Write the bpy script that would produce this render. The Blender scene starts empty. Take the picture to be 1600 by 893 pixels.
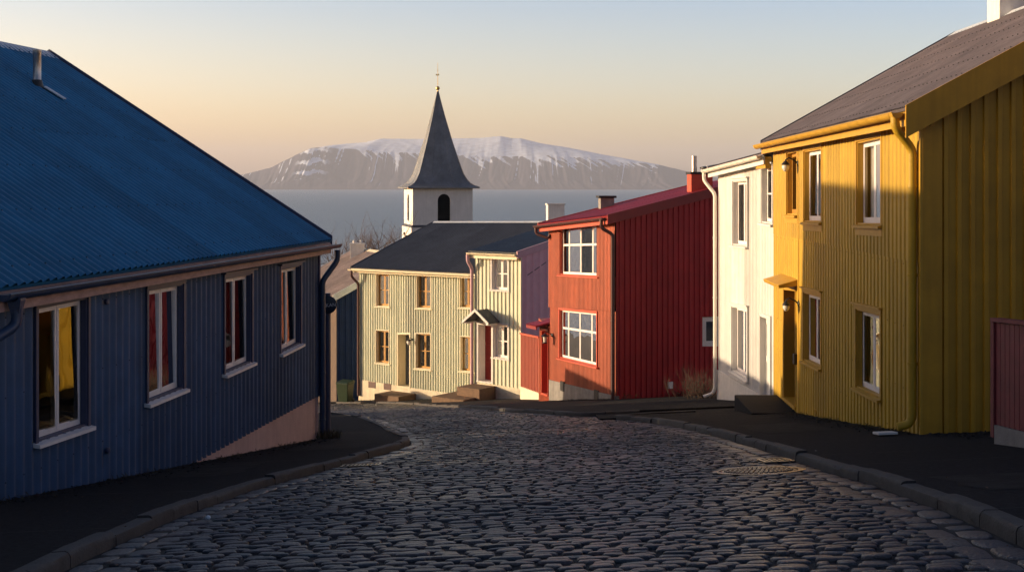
import bpy, bmesh, math, random
import numpy as np
from mathutils import Vector
R = math.radians
random.seed(7)
rng = np.random.default_rng(7)
sc = bpy.context.scene
col = sc.collection

# ------------------------------------------------------------------ camera, sky, sun, exposure
FPX, CX, HZ = 2000.0, 800.0, 291.0            # focal length and horizon in pixels of the 1600 px wide photograph
cam_d = bpy.data.cameras.new('camera')
cam = bpy.data.objects.new('camera', cam_d); col.objects.link(cam)
cam.location = (0, 0, 0); cam.rotation_euler = (R(90), 0, 0)
cam_d.sensor_width = 36; cam_d.lens = 36 * FPX / 1600
cam_d.shift_y = -(446.5 - HZ) / 1600
cam_d.clip_start = 0.1; cam_d.clip_end = 80000
sc.camera = cam

SUN_EL, SUN_AZ = R(9.8), R(-88.8)             # azimuth from +Y towards +X: the sun stands to the left
w = bpy.data.worlds.new('World'); sc.world = w; w.use_nodes = True
nt = w.node_tree; N = nt.nodes; Lk = nt.links
bg = N['Background']
sky = N.new('ShaderNodeTexSky'); sky.sky_type = 'NISHITA'; sky.sun_disc = False
sky.sun_elevation = SUN_EL; sky.sun_rotation = SUN_AZ
sky.air_density = 1.0; sky.dust_density = 2.0; sky.ozone_density = 1.5; sky.altitude = 30
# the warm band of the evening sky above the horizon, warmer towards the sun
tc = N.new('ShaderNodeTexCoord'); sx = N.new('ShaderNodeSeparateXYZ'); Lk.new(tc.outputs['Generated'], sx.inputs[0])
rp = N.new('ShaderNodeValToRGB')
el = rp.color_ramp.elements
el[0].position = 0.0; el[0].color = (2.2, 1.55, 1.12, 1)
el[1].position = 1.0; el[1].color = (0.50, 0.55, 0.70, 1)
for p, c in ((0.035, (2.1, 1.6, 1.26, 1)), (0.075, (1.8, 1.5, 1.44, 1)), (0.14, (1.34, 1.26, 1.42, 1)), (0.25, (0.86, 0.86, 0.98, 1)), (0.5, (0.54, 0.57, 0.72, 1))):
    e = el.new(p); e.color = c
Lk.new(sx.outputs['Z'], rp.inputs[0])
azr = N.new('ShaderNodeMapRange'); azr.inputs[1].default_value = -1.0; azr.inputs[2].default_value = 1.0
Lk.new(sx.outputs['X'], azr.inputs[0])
azc = N.new('ShaderNodeValToRGB'); azc.color_ramp.elements[0].color = (1.10, 0.99, 0.90, 1); azc.color_ramp.elements[1].color = (1.45, 0.98, 0.86, 1)   # rosy glow added opposite the sun, to warm shaded walls
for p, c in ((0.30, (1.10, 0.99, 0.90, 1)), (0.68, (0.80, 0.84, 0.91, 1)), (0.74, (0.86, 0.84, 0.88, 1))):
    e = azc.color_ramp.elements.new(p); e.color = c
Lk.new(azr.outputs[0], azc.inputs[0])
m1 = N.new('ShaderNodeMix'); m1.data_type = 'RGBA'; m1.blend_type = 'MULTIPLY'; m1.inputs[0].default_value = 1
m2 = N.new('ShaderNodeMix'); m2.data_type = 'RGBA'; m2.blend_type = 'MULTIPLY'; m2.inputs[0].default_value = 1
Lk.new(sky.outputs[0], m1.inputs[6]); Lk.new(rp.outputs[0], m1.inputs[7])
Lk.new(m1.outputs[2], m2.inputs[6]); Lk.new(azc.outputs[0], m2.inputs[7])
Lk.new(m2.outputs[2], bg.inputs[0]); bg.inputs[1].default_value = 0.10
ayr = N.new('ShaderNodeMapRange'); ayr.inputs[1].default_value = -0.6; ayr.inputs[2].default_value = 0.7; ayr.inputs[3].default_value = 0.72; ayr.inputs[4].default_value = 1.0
Lk.new(sx.outputs['Y'], ayr.inputs[0])          # sky behind the camera dimmed, to darken walls that face it
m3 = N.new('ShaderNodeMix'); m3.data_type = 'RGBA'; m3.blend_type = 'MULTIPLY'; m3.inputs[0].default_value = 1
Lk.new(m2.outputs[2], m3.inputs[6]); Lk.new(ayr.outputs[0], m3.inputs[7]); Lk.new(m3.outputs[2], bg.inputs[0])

sd = bpy.data.lights.new('sun', 'SUN'); sd.energy = 3.5; sd.angle = R(0.6); sd.color = (1.0, 0.74, 0.46)
sun = bpy.data.objects.new('sun', sd); col.objects.link(sun)
sdir = Vector((math.sin(SUN_AZ) * math.cos(SUN_EL), math.cos(SUN_AZ) * math.cos(SUN_EL), math.sin(SUN_EL)))
sun.rotation_euler = sdir.to_track_quat('Z', 'Y').to_euler(); sun.location = (-60, 20, 40)

vs_ = sc.view_settings
vs_.view_transform = 'Standard'; vs_.look = 'None'; vs_.gamma = 1; vs_.use_curve_mapping = False
vs_.exposure = 1.25
sc.render.engine = 'CYCLES'
sc.cycles.use_denoising = True
sc.cycles.max_bounces = 8; sc.cycles.transparent_max_bounces = 12
sc.cycles.volume_bounces = 0

# ------------------------------------------------------------------ materials
MATS = {}
def mat(name, c, rough=0.6, var=0.15, scale=3.0, bump=0.0, bscale=40.0, metal=0.0, streak=0.0, spec=0.5, c2=None, stretch=(1, 1, 1), coat=0.0):
    if name in MATS: return MATS[name]
    m = bpy.data.materials.new(name); m.use_nodes = True
    n = m.node_tree.nodes; l = m.node_tree.links; b = n['Principled BSDF']
    b.inputs['Roughness'].default_value = rough; b.inputs['Metallic'].default_value = metal
    b.inputs['Specular IOR Level'].default_value = spec
    if coat: b.inputs['Coat Weight'].default_value = coat; b.inputs['Coat Roughness'].default_value = 0.25
    t = n.new('ShaderNodeTexCoord'); mp = n.new('ShaderNodeMapping'); mp.inputs['Scale'].default_value = stretch
    l.new(t.outputs['Object'], mp.inputs[0])
    nz = n.new('ShaderNodeTexNoise'); nz.inputs['Scale'].default_value = scale; nz.inputs['Detail'].default_value = 6
    nz.inputs['Roughness'].default_value = 0.65
    l.new(mp.outputs[0], nz.inputs['Vector'])
    rmp = n.new('ShaderNodeValToRGB')
    lo = [max(0, x * (1 - var)) for x in c]; hi = [min(1, x * (1 + var)) for x in (c2 or c)]
    rmp.color_ramp.elements[0].position = 0.3; rmp.color_ramp.elements[0].color = (*lo, 1)
    rmp.color_ramp.elements[1].position = 0.7; rmp.color_ramp.elements[1].color = (*hi, 1)
    l.new(nz.outputs[0], rmp.inputs[0])
    out = rmp.outputs[0]
    if streak:                                  # rain streaks and grime running down the sheets
        ms = n.new('ShaderNodeMapping'); ms.inputs['Scale'].default_value = (7, 7, 0.35); l.new(t.outputs['Object'], ms.inputs[0])
        ns = n.new('ShaderNodeTexNoise'); ns.inputs['Scale'].default_value = 1.6; ns.inputs['Detail'].default_value = 5
        l.new(ms.outputs[0], ns.inputs['Vector'])
        rs = n.new('ShaderNodeMapRange'); rs.inputs[1].default_value = 0.42; rs.inputs[2].default_value = 0.75
        rs.inputs[3].default_value = 0; rs.inputs[4].default_value = streak
        l.new(ns.outputs[0], rs.inputs[0])
        mx = n.new('ShaderNodeMix'); mx.data_type = 'RGBA'; mx.inputs[7].default_value = (c[0] * .45 + .01, c[1] * .42 + .01, c[2] * .4 + .008, 1)
        l.new(rs.outputs[0], mx.inputs[0]); l.new(out, mx.inputs[6]); out = mx.outputs[2]
        rr = n.new('ShaderNodeMapRange'); rr.inputs[3].default_value = rough - .08; rr.inputs[4].default_value = min(1, rough + .18)
        l.new(ns.outputs[0], rr.inputs[0]); l.new(rr.outputs[0], b.inputs['Roughness'])
    at = n.new('ShaderNodeAttribute'); at.attribute_name = 'sheet'      # each metal sheet has weathered a little differently
    ad = n.new('ShaderNodeMath'); ad.operation = 'ADD'; ad.inputs[1].default_value = 1; l.new(at.outputs['Fac'], ad.inputs[0])
    ms_ = n.new('ShaderNodeMix'); ms_.data_type = 'RGBA'; ms_.blend_type = 'MULTIPLY'; ms_.inputs[0].default_value = 1
    l.new(out, ms_.inputs[6]); l.new(ad.outputs[0], ms_.inputs[7]); out = ms_.outputs[2]
    l.new(out, b.inputs['Base Color'])
    if bump:
        nb = n.new('ShaderNodeTexNoise'); nb.inputs['Scale'].default_value = bscale; nb.inputs['Detail'].default_value = 4
        l.new(mp.outputs[0], nb.inputs['Vector'])
        bp = n.new('ShaderNodeBump'); bp.inputs['Strength'].default_value = bump; bp.inputs['Distance'].default_value = 0.02
        l.new(nb.outputs[0], bp.inputs['Height']); l.new(bp.outputs[0], b.inputs['Normal'])
    MATS[name] = m
    return m

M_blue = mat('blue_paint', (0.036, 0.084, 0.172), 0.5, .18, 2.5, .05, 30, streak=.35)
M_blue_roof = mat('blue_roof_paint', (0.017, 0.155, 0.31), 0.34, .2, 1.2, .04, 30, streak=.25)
M_blue_trim = mat('blue_trim', (0.05, 0.06, 0.115), 0.5, .15, 5)
M_blue_pipe = mat('blue_pipe_paint', (0.02, 0.045, 0.10), 0.4, .15, 5)
M_wood_fascia = mat('weathered_board', (0.44, 0.29, 0.26), 0.7, .25, 6, .15, 30, stretch=(1, 1, 4))
M_white_frame = mat('white_window_paint', (0.80, 0.75, 0.72), 0.45, .08, 8, .03, 60)
M_render = mat('pink_render', (0.55, 0.40, 0.37), 0.85, .12, 3, .25, 60, streak=.2)
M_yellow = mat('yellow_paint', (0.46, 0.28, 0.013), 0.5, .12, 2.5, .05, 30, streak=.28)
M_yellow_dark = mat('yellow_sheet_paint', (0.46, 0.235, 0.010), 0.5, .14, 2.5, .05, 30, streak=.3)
M_yellow_trim = mat('yellow_trim', (0.48, 0.27, 0.022), 0.5, .1, 5)
M_grey_roof = mat('grey_roof_sheet', (0.125, 0.105, 0.11), 0.5, .3, 1.5, .05, 30, streak=.4)
M_slate_roof = mat('slate_grey_roof', (0.055, 0.062, 0.075), 0.55, .3, 1.2, .05, 20, streak=.4)
M_white = mat('white_paint', (0.63, 0.62, 0.60), 0.5, .07, 2.5, .05, 30, streak=.16)
M_white_pipe = mat('white_pipe_paint', (0.70, 0.66, 0.60), 0.4, .07, 5)
M_conc_white = mat('white_plaster', (0.66, 0.64, 0.60), 0.85, .1, 4, .25, 50, streak=.2)
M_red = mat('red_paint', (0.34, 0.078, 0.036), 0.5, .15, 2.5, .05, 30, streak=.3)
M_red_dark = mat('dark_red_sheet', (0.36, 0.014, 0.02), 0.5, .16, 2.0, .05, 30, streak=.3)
M_red_roof = mat('red_roof_paint', (0.22, 0.012, 0.018), 0.4, .15, 2, .03, 20)
M_red_trim = mat('red_trim', (0.45, 0.07, 0.035), 0.5, .1, 5)
M_cream = mat('cream_paint', (0.55, 0.575, 0.445), 0.5, .07, 2.5, .04, 30, streak=.2)
M_cream_trim = mat('cream_trim', (0.66, 0.60, 0.43), 0.5, .08, 5)
M_ochre = mat('ochre_window_paint', (0.40, 0.20, 0.025), 0.5, .12, 8)
M_mauve = mat('mauve_paint', (0.62, 0.36, 0.40), 0.6, .08, 2, .03, 30, streak=.15)
M_mauve_trim = mat('mauve_trim', (0.48, 0.30, 0.34), 0.55, .08, 4)
M_plaster = mat('cream_plaster', (0.62, 0.56, 0.42), 0.85, .15, 4, .3, 40, streak=.25)
M_concrete = mat('concrete', (0.22, 0.21, 0.20), 0.9, .25, 4, .35, 45, streak=.35)
M_stepdark = mat('dark_stone_step', (0.014, 0.014, 0.016), 0.85, .3, 6, .35, 40, spec=.15)
M_stepbrown = mat('brown_step', (0.14, 0.085, 0.05), 0.8, .25, 6, .3, 40)
M_dark_brown = mat('brown_pipe_paint', (0.07, 0.03, 0.03), 0.4, .1, 5)
M_black = mat('black_iron', (0.015, 0.015, 0.017), 0.45, .2, 8)
M_steel = mat('galvanised_steel', (0.45, 0.42, 0.40), 0.35, .2, 6, metal=.9)
M_lead = mat('pale_flashing', (0.50, 0.55, 0.60), 0.45, .15, 6)
M_chim_white = mat('white_chimney_plaster', (0.66, 0.64, 0.61), 0.85, .1, 5, .3, 40, streak=.15)
M_chim_red = mat('red_chimney_paint', (0.42, 0.07, 0.04), 0.8, .12, 5, .25, 40)
M_door_red = mat('red_door_paint', (0.26, 0.018, 0.015), 0.4, .1, 5)
M_door_brown = mat('brown_door', (0.10, 0.03, 0.02), 0.45, .2, 5, stretch=(4, 4, 1))
M_door_grey = mat('grey_door', (0.10, 0.11, 0.13), 0.45, .12, 5)
M_dark_room = mat('dark_room', (0.012, 0.010, 0.010), 0.9, .2, 3)
M_curtain = mat('curtain_cloth', (0.60, 0.50, 0.38), 0.9, .15, 6)
M_curtain_red = mat('red_curtain_cloth', (0.45, 0.05, 0.04), 0.9, .2, 6)
M_asphalt = mat('asphalt', (0.016, 0.016, 0.018), 0.9, .6, 22, .7, 110, spec=.15)
M_kerb = mat('granite_kerb', (0.042, 0.038, 0.036), 0.75, .35, 7, .4, 60)
M_earth = mat('dark_gravel', (0.030, 0.027, 0.025), 0.95, .4, 5, .7, 60)
M_bed = mat('joint_grit', (0.014, 0.013, 0.013), 0.9, .4, 6, .5, 60)
M_navy = mat('navy_sheet', (0.009, 0.022, 0.075), 0.7, .15, 2.5, streak=.2, spec=.15)
M_shed_wood = mat('weathered_wood', (0.17, 0.125, 0.10), 0.8, .3, 6, .2, 30, stretch=(6, 6, .6))
M_church = mat('church_plaster', (0.72, 0.70, 0.67), 0.85, .08, 1.2, .1, 20, streak=.15)
M_spire = mat('spire_sheet', (0.19, 0.20, 0.21), 0.42, .3, .8, .05, 10, metal=.25, streak=.3)
M_gold = mat('gilded_metal', (0.75, 0.50, 0.16), 0.3, .1, 5, metal=.8)
M_bark = mat('bare_bark', (0.10, 0.065, 0.05), 0.9, .3, 6)
M_twig = mat('dry_twig', (0.06, 0.038, 0.028), 0.9, .3, 6)
M_weed = mat('withered_grass', (0.07, 0.058, 0.03), 0.9, .4, 8)
M_bin = mat('green_plastic', (0.014, 0.034, 0.014), 0.4, .15, 5)
M_sign = mat('navy_sign_enamel', (0.012, 0.018, 0.04), 0.35, .1, 5)
M_paint_white = mat('white_sign_paint', (0.75, 0.76, 0.78), 0.5, .05, 5)
M_globe = mat('milk_glass', (0.70, 0.66, 0.58), 0.15, .05, 5)
M_cast = mat('cast_iron', (0.16, 0.13, 0.11), 0.24, .3, 12, .3, 60, metal=.8)
M_wire = mat('wire_insulation', (0.012, 0.012, 0.012), 0.6, .1, 5)
M_litter = mat('pale_plastic', (0.55, 0.62, 0.68), 0.4, .1, 10)

def glass_mat():
    m = bpy.data.materials.new('window_glass'); m.use_nodes = True
    n = m.node_tree.nodes; l = m.node_tree.links
    for x in list(n): n.remove(x)
    o = n.new('ShaderNodeOutputMaterial'); mx = n.new('ShaderNodeMixShader'); g = n.new('ShaderNodeBsdfGlossy'); t = n.new('ShaderNodeBsdfTransparent')
    f = n.new('ShaderNodeFresnel'); f.inputs[0].default_value = 2.3
    g.inputs['Roughness'].default_value = 0.015; t.inputs[0].default_value = (0.80, 0.84, 0.84, 1)
    tcx = n.new('ShaderNodeTexCoord'); nz = n.new('ShaderNodeTexNoise'); nz.inputs['Scale'].default_value = 1.7; nz.inputs['Detail'].default_value = 1
    bp = n.new('ShaderNodeBump'); bp.inputs['Strength'].default_value = 0.12; bp.inputs['Distance'].default_value = 0.05
    l.new(tcx.outputs['Object'], nz.inputs['Vector']); l.new(nz.outputs[0], bp.inputs['Height']); l.new(bp.outputs[0], g.inputs['Normal'])
    l.new(f.outputs[0], mx.inputs[0]); l.new(t.outputs[0], mx.inputs[1]); l.new(g.outputs[0], mx.inputs[2]); l.new(mx.outputs[0], o.inputs[0])
    return m
M_glass = glass_mat()

# ------------------------------------------------------------------ object helpers
def tag(o, label=None, cat=None, group=None, kind=None):
    if label: o['label'] = label
    if cat: o['category'] = cat
    if group: o['group'] = group
    if kind: o['kind'] = kind
    return o
def thing(name, loc, label, cat, group=None):
    o = bpy.data.objects.new(name, None); col.objects.link(o); o.location = loc; o.empty_display_size = 0.3
    return tag(o, label, cat, group)
def root_loc(o):
    while o.parent: o = o.parent
    return Vector(o.location)

class MB:
    def __init__(s): s.v = []; s.f = []; s.k = {}; s.t = {}
    def vert(s, p): s.v.append(tuple(p)); return len(s.v) - 1
    def vs(s, p):
        k = (round(p[0], 4), round(p[1], 4), round(p[2], 4))
        if k not in s.k: s.k[k] = s.vert(p)
        return s.k[k]
    def face(s, ps, shared=False): s.f.append([s.vs(p) if shared else s.vert(p) for p in ps])
    def hexa(s, p):                              # 8 points: bottom 4 then top 4
        i = [s.vert(q) for q in p]
        for a in ((3, 2, 1, 0), (4, 5, 6, 7), (0, 1, 5, 4), (1, 2, 6, 5), (2, 3, 7, 6), (3, 0, 4, 7)): s.f.append([i[k] for k in a])
    def box(s, P, u0, u1, v0, v1, w0, w1):
        s.hexa([P(u0, v0, w0), P(u1, v0, w0), P(u1, v0, w1), P(u0, v0, w1), P(u0, v1, w0), P(u1, v1, w0), P(u1, v1, w1), P(u0, v1, w1)])
    def prism(s, P, poly, w0, w1):
        a = [s.vert(P(u, v, w0)) for u, v in poly]; b = [s.vert(P(u, v, w1)) for u, v in poly]
        n = len(poly); s.f.append(a[::-1]); s.f.append(b)
        for i in range(n): j = (i + 1) % n; s.f.append([a[i], a[j], b[j], b[i]])
    def tube(s, pts, r, n=8, cap=True):
        pts = [Vector(p) for p in pts]; rs = r if isinstance(r, (list, tuple)) else [r] * len(pts)
        rings = []; ref = None
        for i, p in enumerate(pts):
            d = ((pts[min(i + 1, len(pts) - 1)] - pts[max(i - 1, 0)])).normalized()
            if ref is None: ref = d.orthogonal().normalized()
            a = (ref - d * ref.dot(d)).normalized(); ref = a; b = d.cross(a)
            rings.append([s.vert(p + (a * math.cos(2 * math.pi * k / n) + b * math.sin(2 * math.pi * k / n)) * rs[i]) for k in range(n)])
        for i in range(len(rings) - 1):
            for k in range(n): s.f.append([rings[i][k], rings[i][(k + 1) % n], rings[i + 1][(k + 1) % n], rings[i + 1][k]])
        if cap: s.f.append(rings[0][::-1]); s.f.append(rings[-1])
    def lathe(s, c, prof, n=16, ax=Vector((0, 0, 1))):
        ax = Vector(ax).normalized(); a = ax.orthogonal().normalized(); b = ax.cross(a); c = Vector(c)
        rings = [[s.vert(c + ax * z + (a * math.cos(2 * math.pi * k / n) + b * math.sin(2 * math.pi * k / n)) * max(r, 1e-4)) for k in range(n)] for r, z in prof]
        for i in range(len(rings) - 1):
            for k in range(n): s.f.append([rings[i][k], rings[i][(k + 1) % n], rings[i + 1][(k + 1) % n], rings[i + 1][k]])
        s.f.append(rings[0][::-1]); s.f.append(rings[-1])
    def build(s, name, m, parent=None, smooth=False, bevel=0, kind=None, recalc=True):
        me = bpy.data.meshes.new(name)
        off = root_loc(parent) if parent else Vector((0, 0, 0))
        me.from_pydata([(x - off.x, y - off.y, z - off.z) for x, y, z in s.v], [], s.f)
        if recalc:
            b = bmesh.new(); b.from_mesh(me); bmesh.ops.recalc_face_normals(b, faces=b.faces); b.to_mesh(me); b.free()
        if s.t:
            at = me.attributes.new('sheet', 'FLOAT', 'FACE'); at.data.foreach_set('value', [s.t.get(i, 0.0) for i in range(len(s.f))])
        if m: me.materials.append(m)
        o = bpy.data.objects.new(name, me); col.objects.link(o)
        if parent: o.parent = parent
        if smooth:
            me.polygons.foreach_set('use_smooth', [True] * len(me.polygons))
            if smooth != 'all':
                try: me.set_sharp_from_angle(angle=R(smooth if smooth is not True else 40))
                except Exception: pass
        if bevel:
            md = o.modifiers.new('bevel', 'BEVEL'); md.width = bevel; md.segments = 2; md.limit_method = 'ANGLE'
        if kind: o['kind'] = kind
        return o

class Fr:
    """a vertical wall plane: u runs from A to B, v is height, w points outwards"""
    def __init__(s, A, B, toward=(0, 0)):
        s.A = Vector((A[0], A[1])); s.B = Vector((B[0], B[1])); d = s.B - s.A; s.L = d.length; s.e = d / s.L
        n = Vector((s.e.y, -s.e.x))
        if n.dot(Vector(toward[:2]) - s.A) < 0: n = -n
        s.n = n
    def __call__(s, u, v, w=0):
        p = s.A + s.e * u + s.n * w; return Vector((p.x, p.y, v))
    def px(s, x, y, w=0):                        # where on this wall a point measured in the photograph lies
        d = Vector(((x - CX) / FPX, 1.0)); k = (s.A.dot(s.n) + w) / d.dot(s.n)
        p = d * k; return ((p - s.A).dot(s.e), (HZ - y) / FPX * k)
    def inside(s, u, d): return s.A + s.e * u - s.n * d
def plane_px(x, y, p0, nrm):
    d = Vector(((x - CX) / FPX, 1.0, (HZ - y) / FPX)); return d * (Vector(p0).dot(nrm) / d.dot(nrm))

# ------------------------------------------------------------------ ground height
GY = [-30, 0, 6.7, 12.4, 15.8, 22.5, 28, 34, 42, 53, 56, 60, 70, 100, 180, 260, 420]
GZ = [-1.6, 1.42, 2.05, 2.87, 3.36, 4.33, 4.99, 5.85, 7.14, 8.88, 9.25, 9.75, 11.3, 16.0, 29.0, 41.5, 47]
_ty = np.linspace(-30, 420, 4501); _tz = np.interp(_ty, GY, GZ)
_k = np.hanning(41); _k /= _k.sum(); _tz = np.convolve(np.pad(_tz, 20, mode='edge'), _k, mode='valid')
def H(x, y):                                      # road surface
    return -(np.interp(y, _ty, _tz) - 0.045 * np.clip(x, -12, 12))
def Hf(x, y): return float(H(x, y))
def gpx(x, y, off=0.0):
    a = (x - CX) / FPX; b = (HZ - y) / FPX; Y = 4.0
    while Y < 120:
        if b * Y <= Hf(a * Y, Y) + off:
            break
        Y += 0.02
    return Vector((a * Y, Y, Hf(a * Y, Y) + off))
SW = 0.085                                         # kerb height

# ------------------------------------------------------------------ terrain, road, pavements
def strip_surface(name, m, ys, x0f, x1f, nx, zoff, kind='structure', skirt=0.0):
    mb = MB(); rows = []
    for y in ys:
        a, b = x0f(y), x1f(y)
        rows.append([mb.vert((a + (b - a) * i / nx, y, Hf(a + (b - a) * i / nx, y) + zoff)) for i in range(nx + 1)])
    for i in range(len(rows) - 1):
        for j in range(nx): mb.f.append([rows[i][j], rows[i][j + 1], rows[i + 1][j + 1], rows[i + 1][j]])
    if skirt:
        for r_ in (0, nx):
            for i in range(len(rows) - 1):
                a, b = mb.v[rows[i][r_]], mb.v[rows[i + 1][r_]]
                mb.face([a, b, (b[0], b[1], b[2] - skirt), (a[0], a[1], a[2] - skirt)])
        for rr in (rows[0], rows[-1]):
            for j in range(nx):
                a, b = mb.v[rr[j]], mb.v[rr[j + 1]]
                mb.face([a, b, (b[0], b[1], b[2] - skirt), (a[0], a[1], a[2] - skirt)])
    return mb.build(name, m, None, smooth=30, kind=kind)
ysg = list(np.arange(-30, 80, 1.0)) + list(np.arange(80, 260, 6)) + [265, 290, 330, 420]
strip_surface('ground', M_earth, ysg, lambda y: -160 - y, lambda y: 160 + y, 60, -0.16)
KL = [(-6, -2.6), (3, -2.65), (7, -2.69), (8.2, -2.75), (10.3, -2.79), (11.9, -2.70), (13, -2.62), (14.7, -2.35), (16.8, -2.01), (18.8, -1.72), (20.2, -1.62), (21.2, -1.70), (22.6, -1.98), (25.2, -2.52), (29.5, -3.5), (32.9, -4.5), (34.2, -5.8), (34.8, -9.0)]
KR = [(-6, 2.8), (3, 2.8), (7, 2.82), (8.7, 2.96), (10.6, 3.03), (12.2, 3.0), (15.6, 3.05), (18.7, 3.0), (21, 2.92), (22.4, 2.78), (23.6, 2.55), (24.4, 2.25), (24.85, 1.95), (25.1, 2.4), (25.3, 3.6)]
KF = [(26.05, 2.6), (26.1, 1.8), (26.3, 1.38), (26.84, 1.07), (29.4, 0.0), (34.4, -1.12), (40, -2.0), (47, -3.05), (53.8, -4.04), (56.8, -5.96), (58.9, -8.24), (59.6, -14)]
kx = lambda K, y: float(np.interp(y, [p[0] for p in K], [p[1] for p in K]))
KW = 0.12
strip_surface('pavement_left', M_asphalt, np.arange(-6, 34.81, .4), lambda y: -13.0 - (y > 34) * 0, lambda y: kx(KL, y) - KW + .01, 10, SW - .012, skirt=.3)
strip_surface('pavement_right', M_asphalt, list(np.arange(-6, 24.8, .4)) + [24.85], lambda y: kx(KR, y) + KW - .01, lambda y: 14.0, 10, SW - .012, skirt=.3)
strip_surface('pavement_far', M_asphalt, np.arange(26.3, 59.5, .4), lambda y: kx(KF, y) + KW - .01, lambda y: 14.0, 10, SW - .012, skirt=.3)
strip_surface('driveway', M_asphalt, np.arange(24.8, 26.7, .3), lambda y: 1.70, lambda y: 12.0, 8, 0.035, skirt=.2)
strip_surface('road_bed', M_bed, np.arange(-6, 72, .5), lambda y: -24 if y > 34 else kx(KL, y) - .3, lambda y: 5.0 if y < 34 else 1.0, 14, -0.013)

def joints(name, K, sgn, far, ys):
    mb = MB(); r_ = random.Random(9)
    for y in ys:
        a = kx(K, y) + sgn * KW; b = far; n = 8; y = y + r_.uniform(-.3, .3); k = r_.uniform(-.1, .1)
        for i in range(n):
            x0, x1 = a + (b - a) * i / n, a + (b - a) * (i + 1) / n; w0, w1 = .007 + .004 * math.sin(i * 2.1 + y), .007 + .004 * math.sin(i * 2.1 + 2.1 + y)
            f = lambda x, dy: (x, y + k * (x - a) + dy, Hf(x, y) + SW - .0075)
            mb.face([f(x0, -w0), f(x1, -w1), f(x1, w1), f(x0, w0)])
    return mb.build(name, M_bed, None, kind='structure', recalc=False)
joints('pavement_seams', KL, -1, -5, np.arange(5, 30, 2.3)); joints('pavement_seams', KR, 1, 5.2, np.arange(5, 24, 1.7))
M_patch = mat('patched_asphalt', (0.024, 0.023, 0.023), 0.9, .4, 4, .6, 90, spec=.15)
for x0, x1, y0, y1 in ((-4.2, -3.1, 14.2, 16.4), (3.5, 4.5, 17.6, 20.2), (3.4, 4.2, 9.2, 10.4), (-3.3, -2.2, 18.5, 20.0)):
    strip_surface('pavement_patch', M_patch, np.linspace(y0, y1, 6), lambda y: x0 + .04 * math.sin(y * 9), lambda y: x1 + .05 * math.sin(y * 7), 4, SW - .0085)
def kerb_line(name, K, inward):
    """granite kerb stones laid end to end along the line; each a slightly uneven block with a worn edge"""
    P = [Vector((x, y)) for y, x in K]; mb = MB(); r_ = random.Random(3)
    seg = []; 
    tot = [0]
    for a, b in zip(P, P[1:]): tot.append(tot[-1] + (b - a).length)
    def at(s):
        for i in range(len(P) - 1):
            if s <= tot[i + 1] or i == len(P) - 2:
                t = (s - tot[i]) / max(1e-6, tot[i + 1] - tot[i]); return P[i].lerp(P[i + 1], t)
    s = 0
    while s < tot[-1] - .1:
        ln = min(r_.uniform(.55, 1.15), tot[-1] - s); n = 4; g = .006
        dz = r_.uniform(-.012, .012); dw = r_.uniform(-.012, .012); rings = []
        for i in range(n + 1):
            q = s + g + (ln - 2 * g) * i / n; c = at(q); t = (at(min(q + .1, tot[-1])) - at(max(q - .1, 0))).normalized()
            nn = Vector((t.y, -t.x)) * inward              # points away from the road
            j = [r_.uniform(-.006, .006) for _ in range(4)]
            prof = [(0 + dw, -.12), (0 + dw + j[0], SW - .035), (.012 + dw + j[1], SW - .010), (.035 + dw, SW + .002 + j[2] * .4), (KW, SW + .001 + j[3] * .4), (KW, -.12)]
            ring = []
            for o_, h_ in prof:
                p = c + nn * o_; ring.append(mb.vert((p.x, p.y, Hf(p.x, p.y) + h_ + dz * (h_ > 0))))
            rings.append(ring)
        for a, b in zip(rings, rings[1:]):
            for k in range(5): mb.f.append([a[k], a[k + 1], b[k + 1], b[k]])
        mb.f.append(rings[0]); mb.f.append(rings[-1][::-1])
        s += ln
    return mb.build(name, M_kerb, None, smooth=35, kind='structure')
kerb_line('kerb_left', KL, -1); kerb_line('kerb_right', KR, 1); kerb_line('kerb_far', KF, 1)

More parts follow.
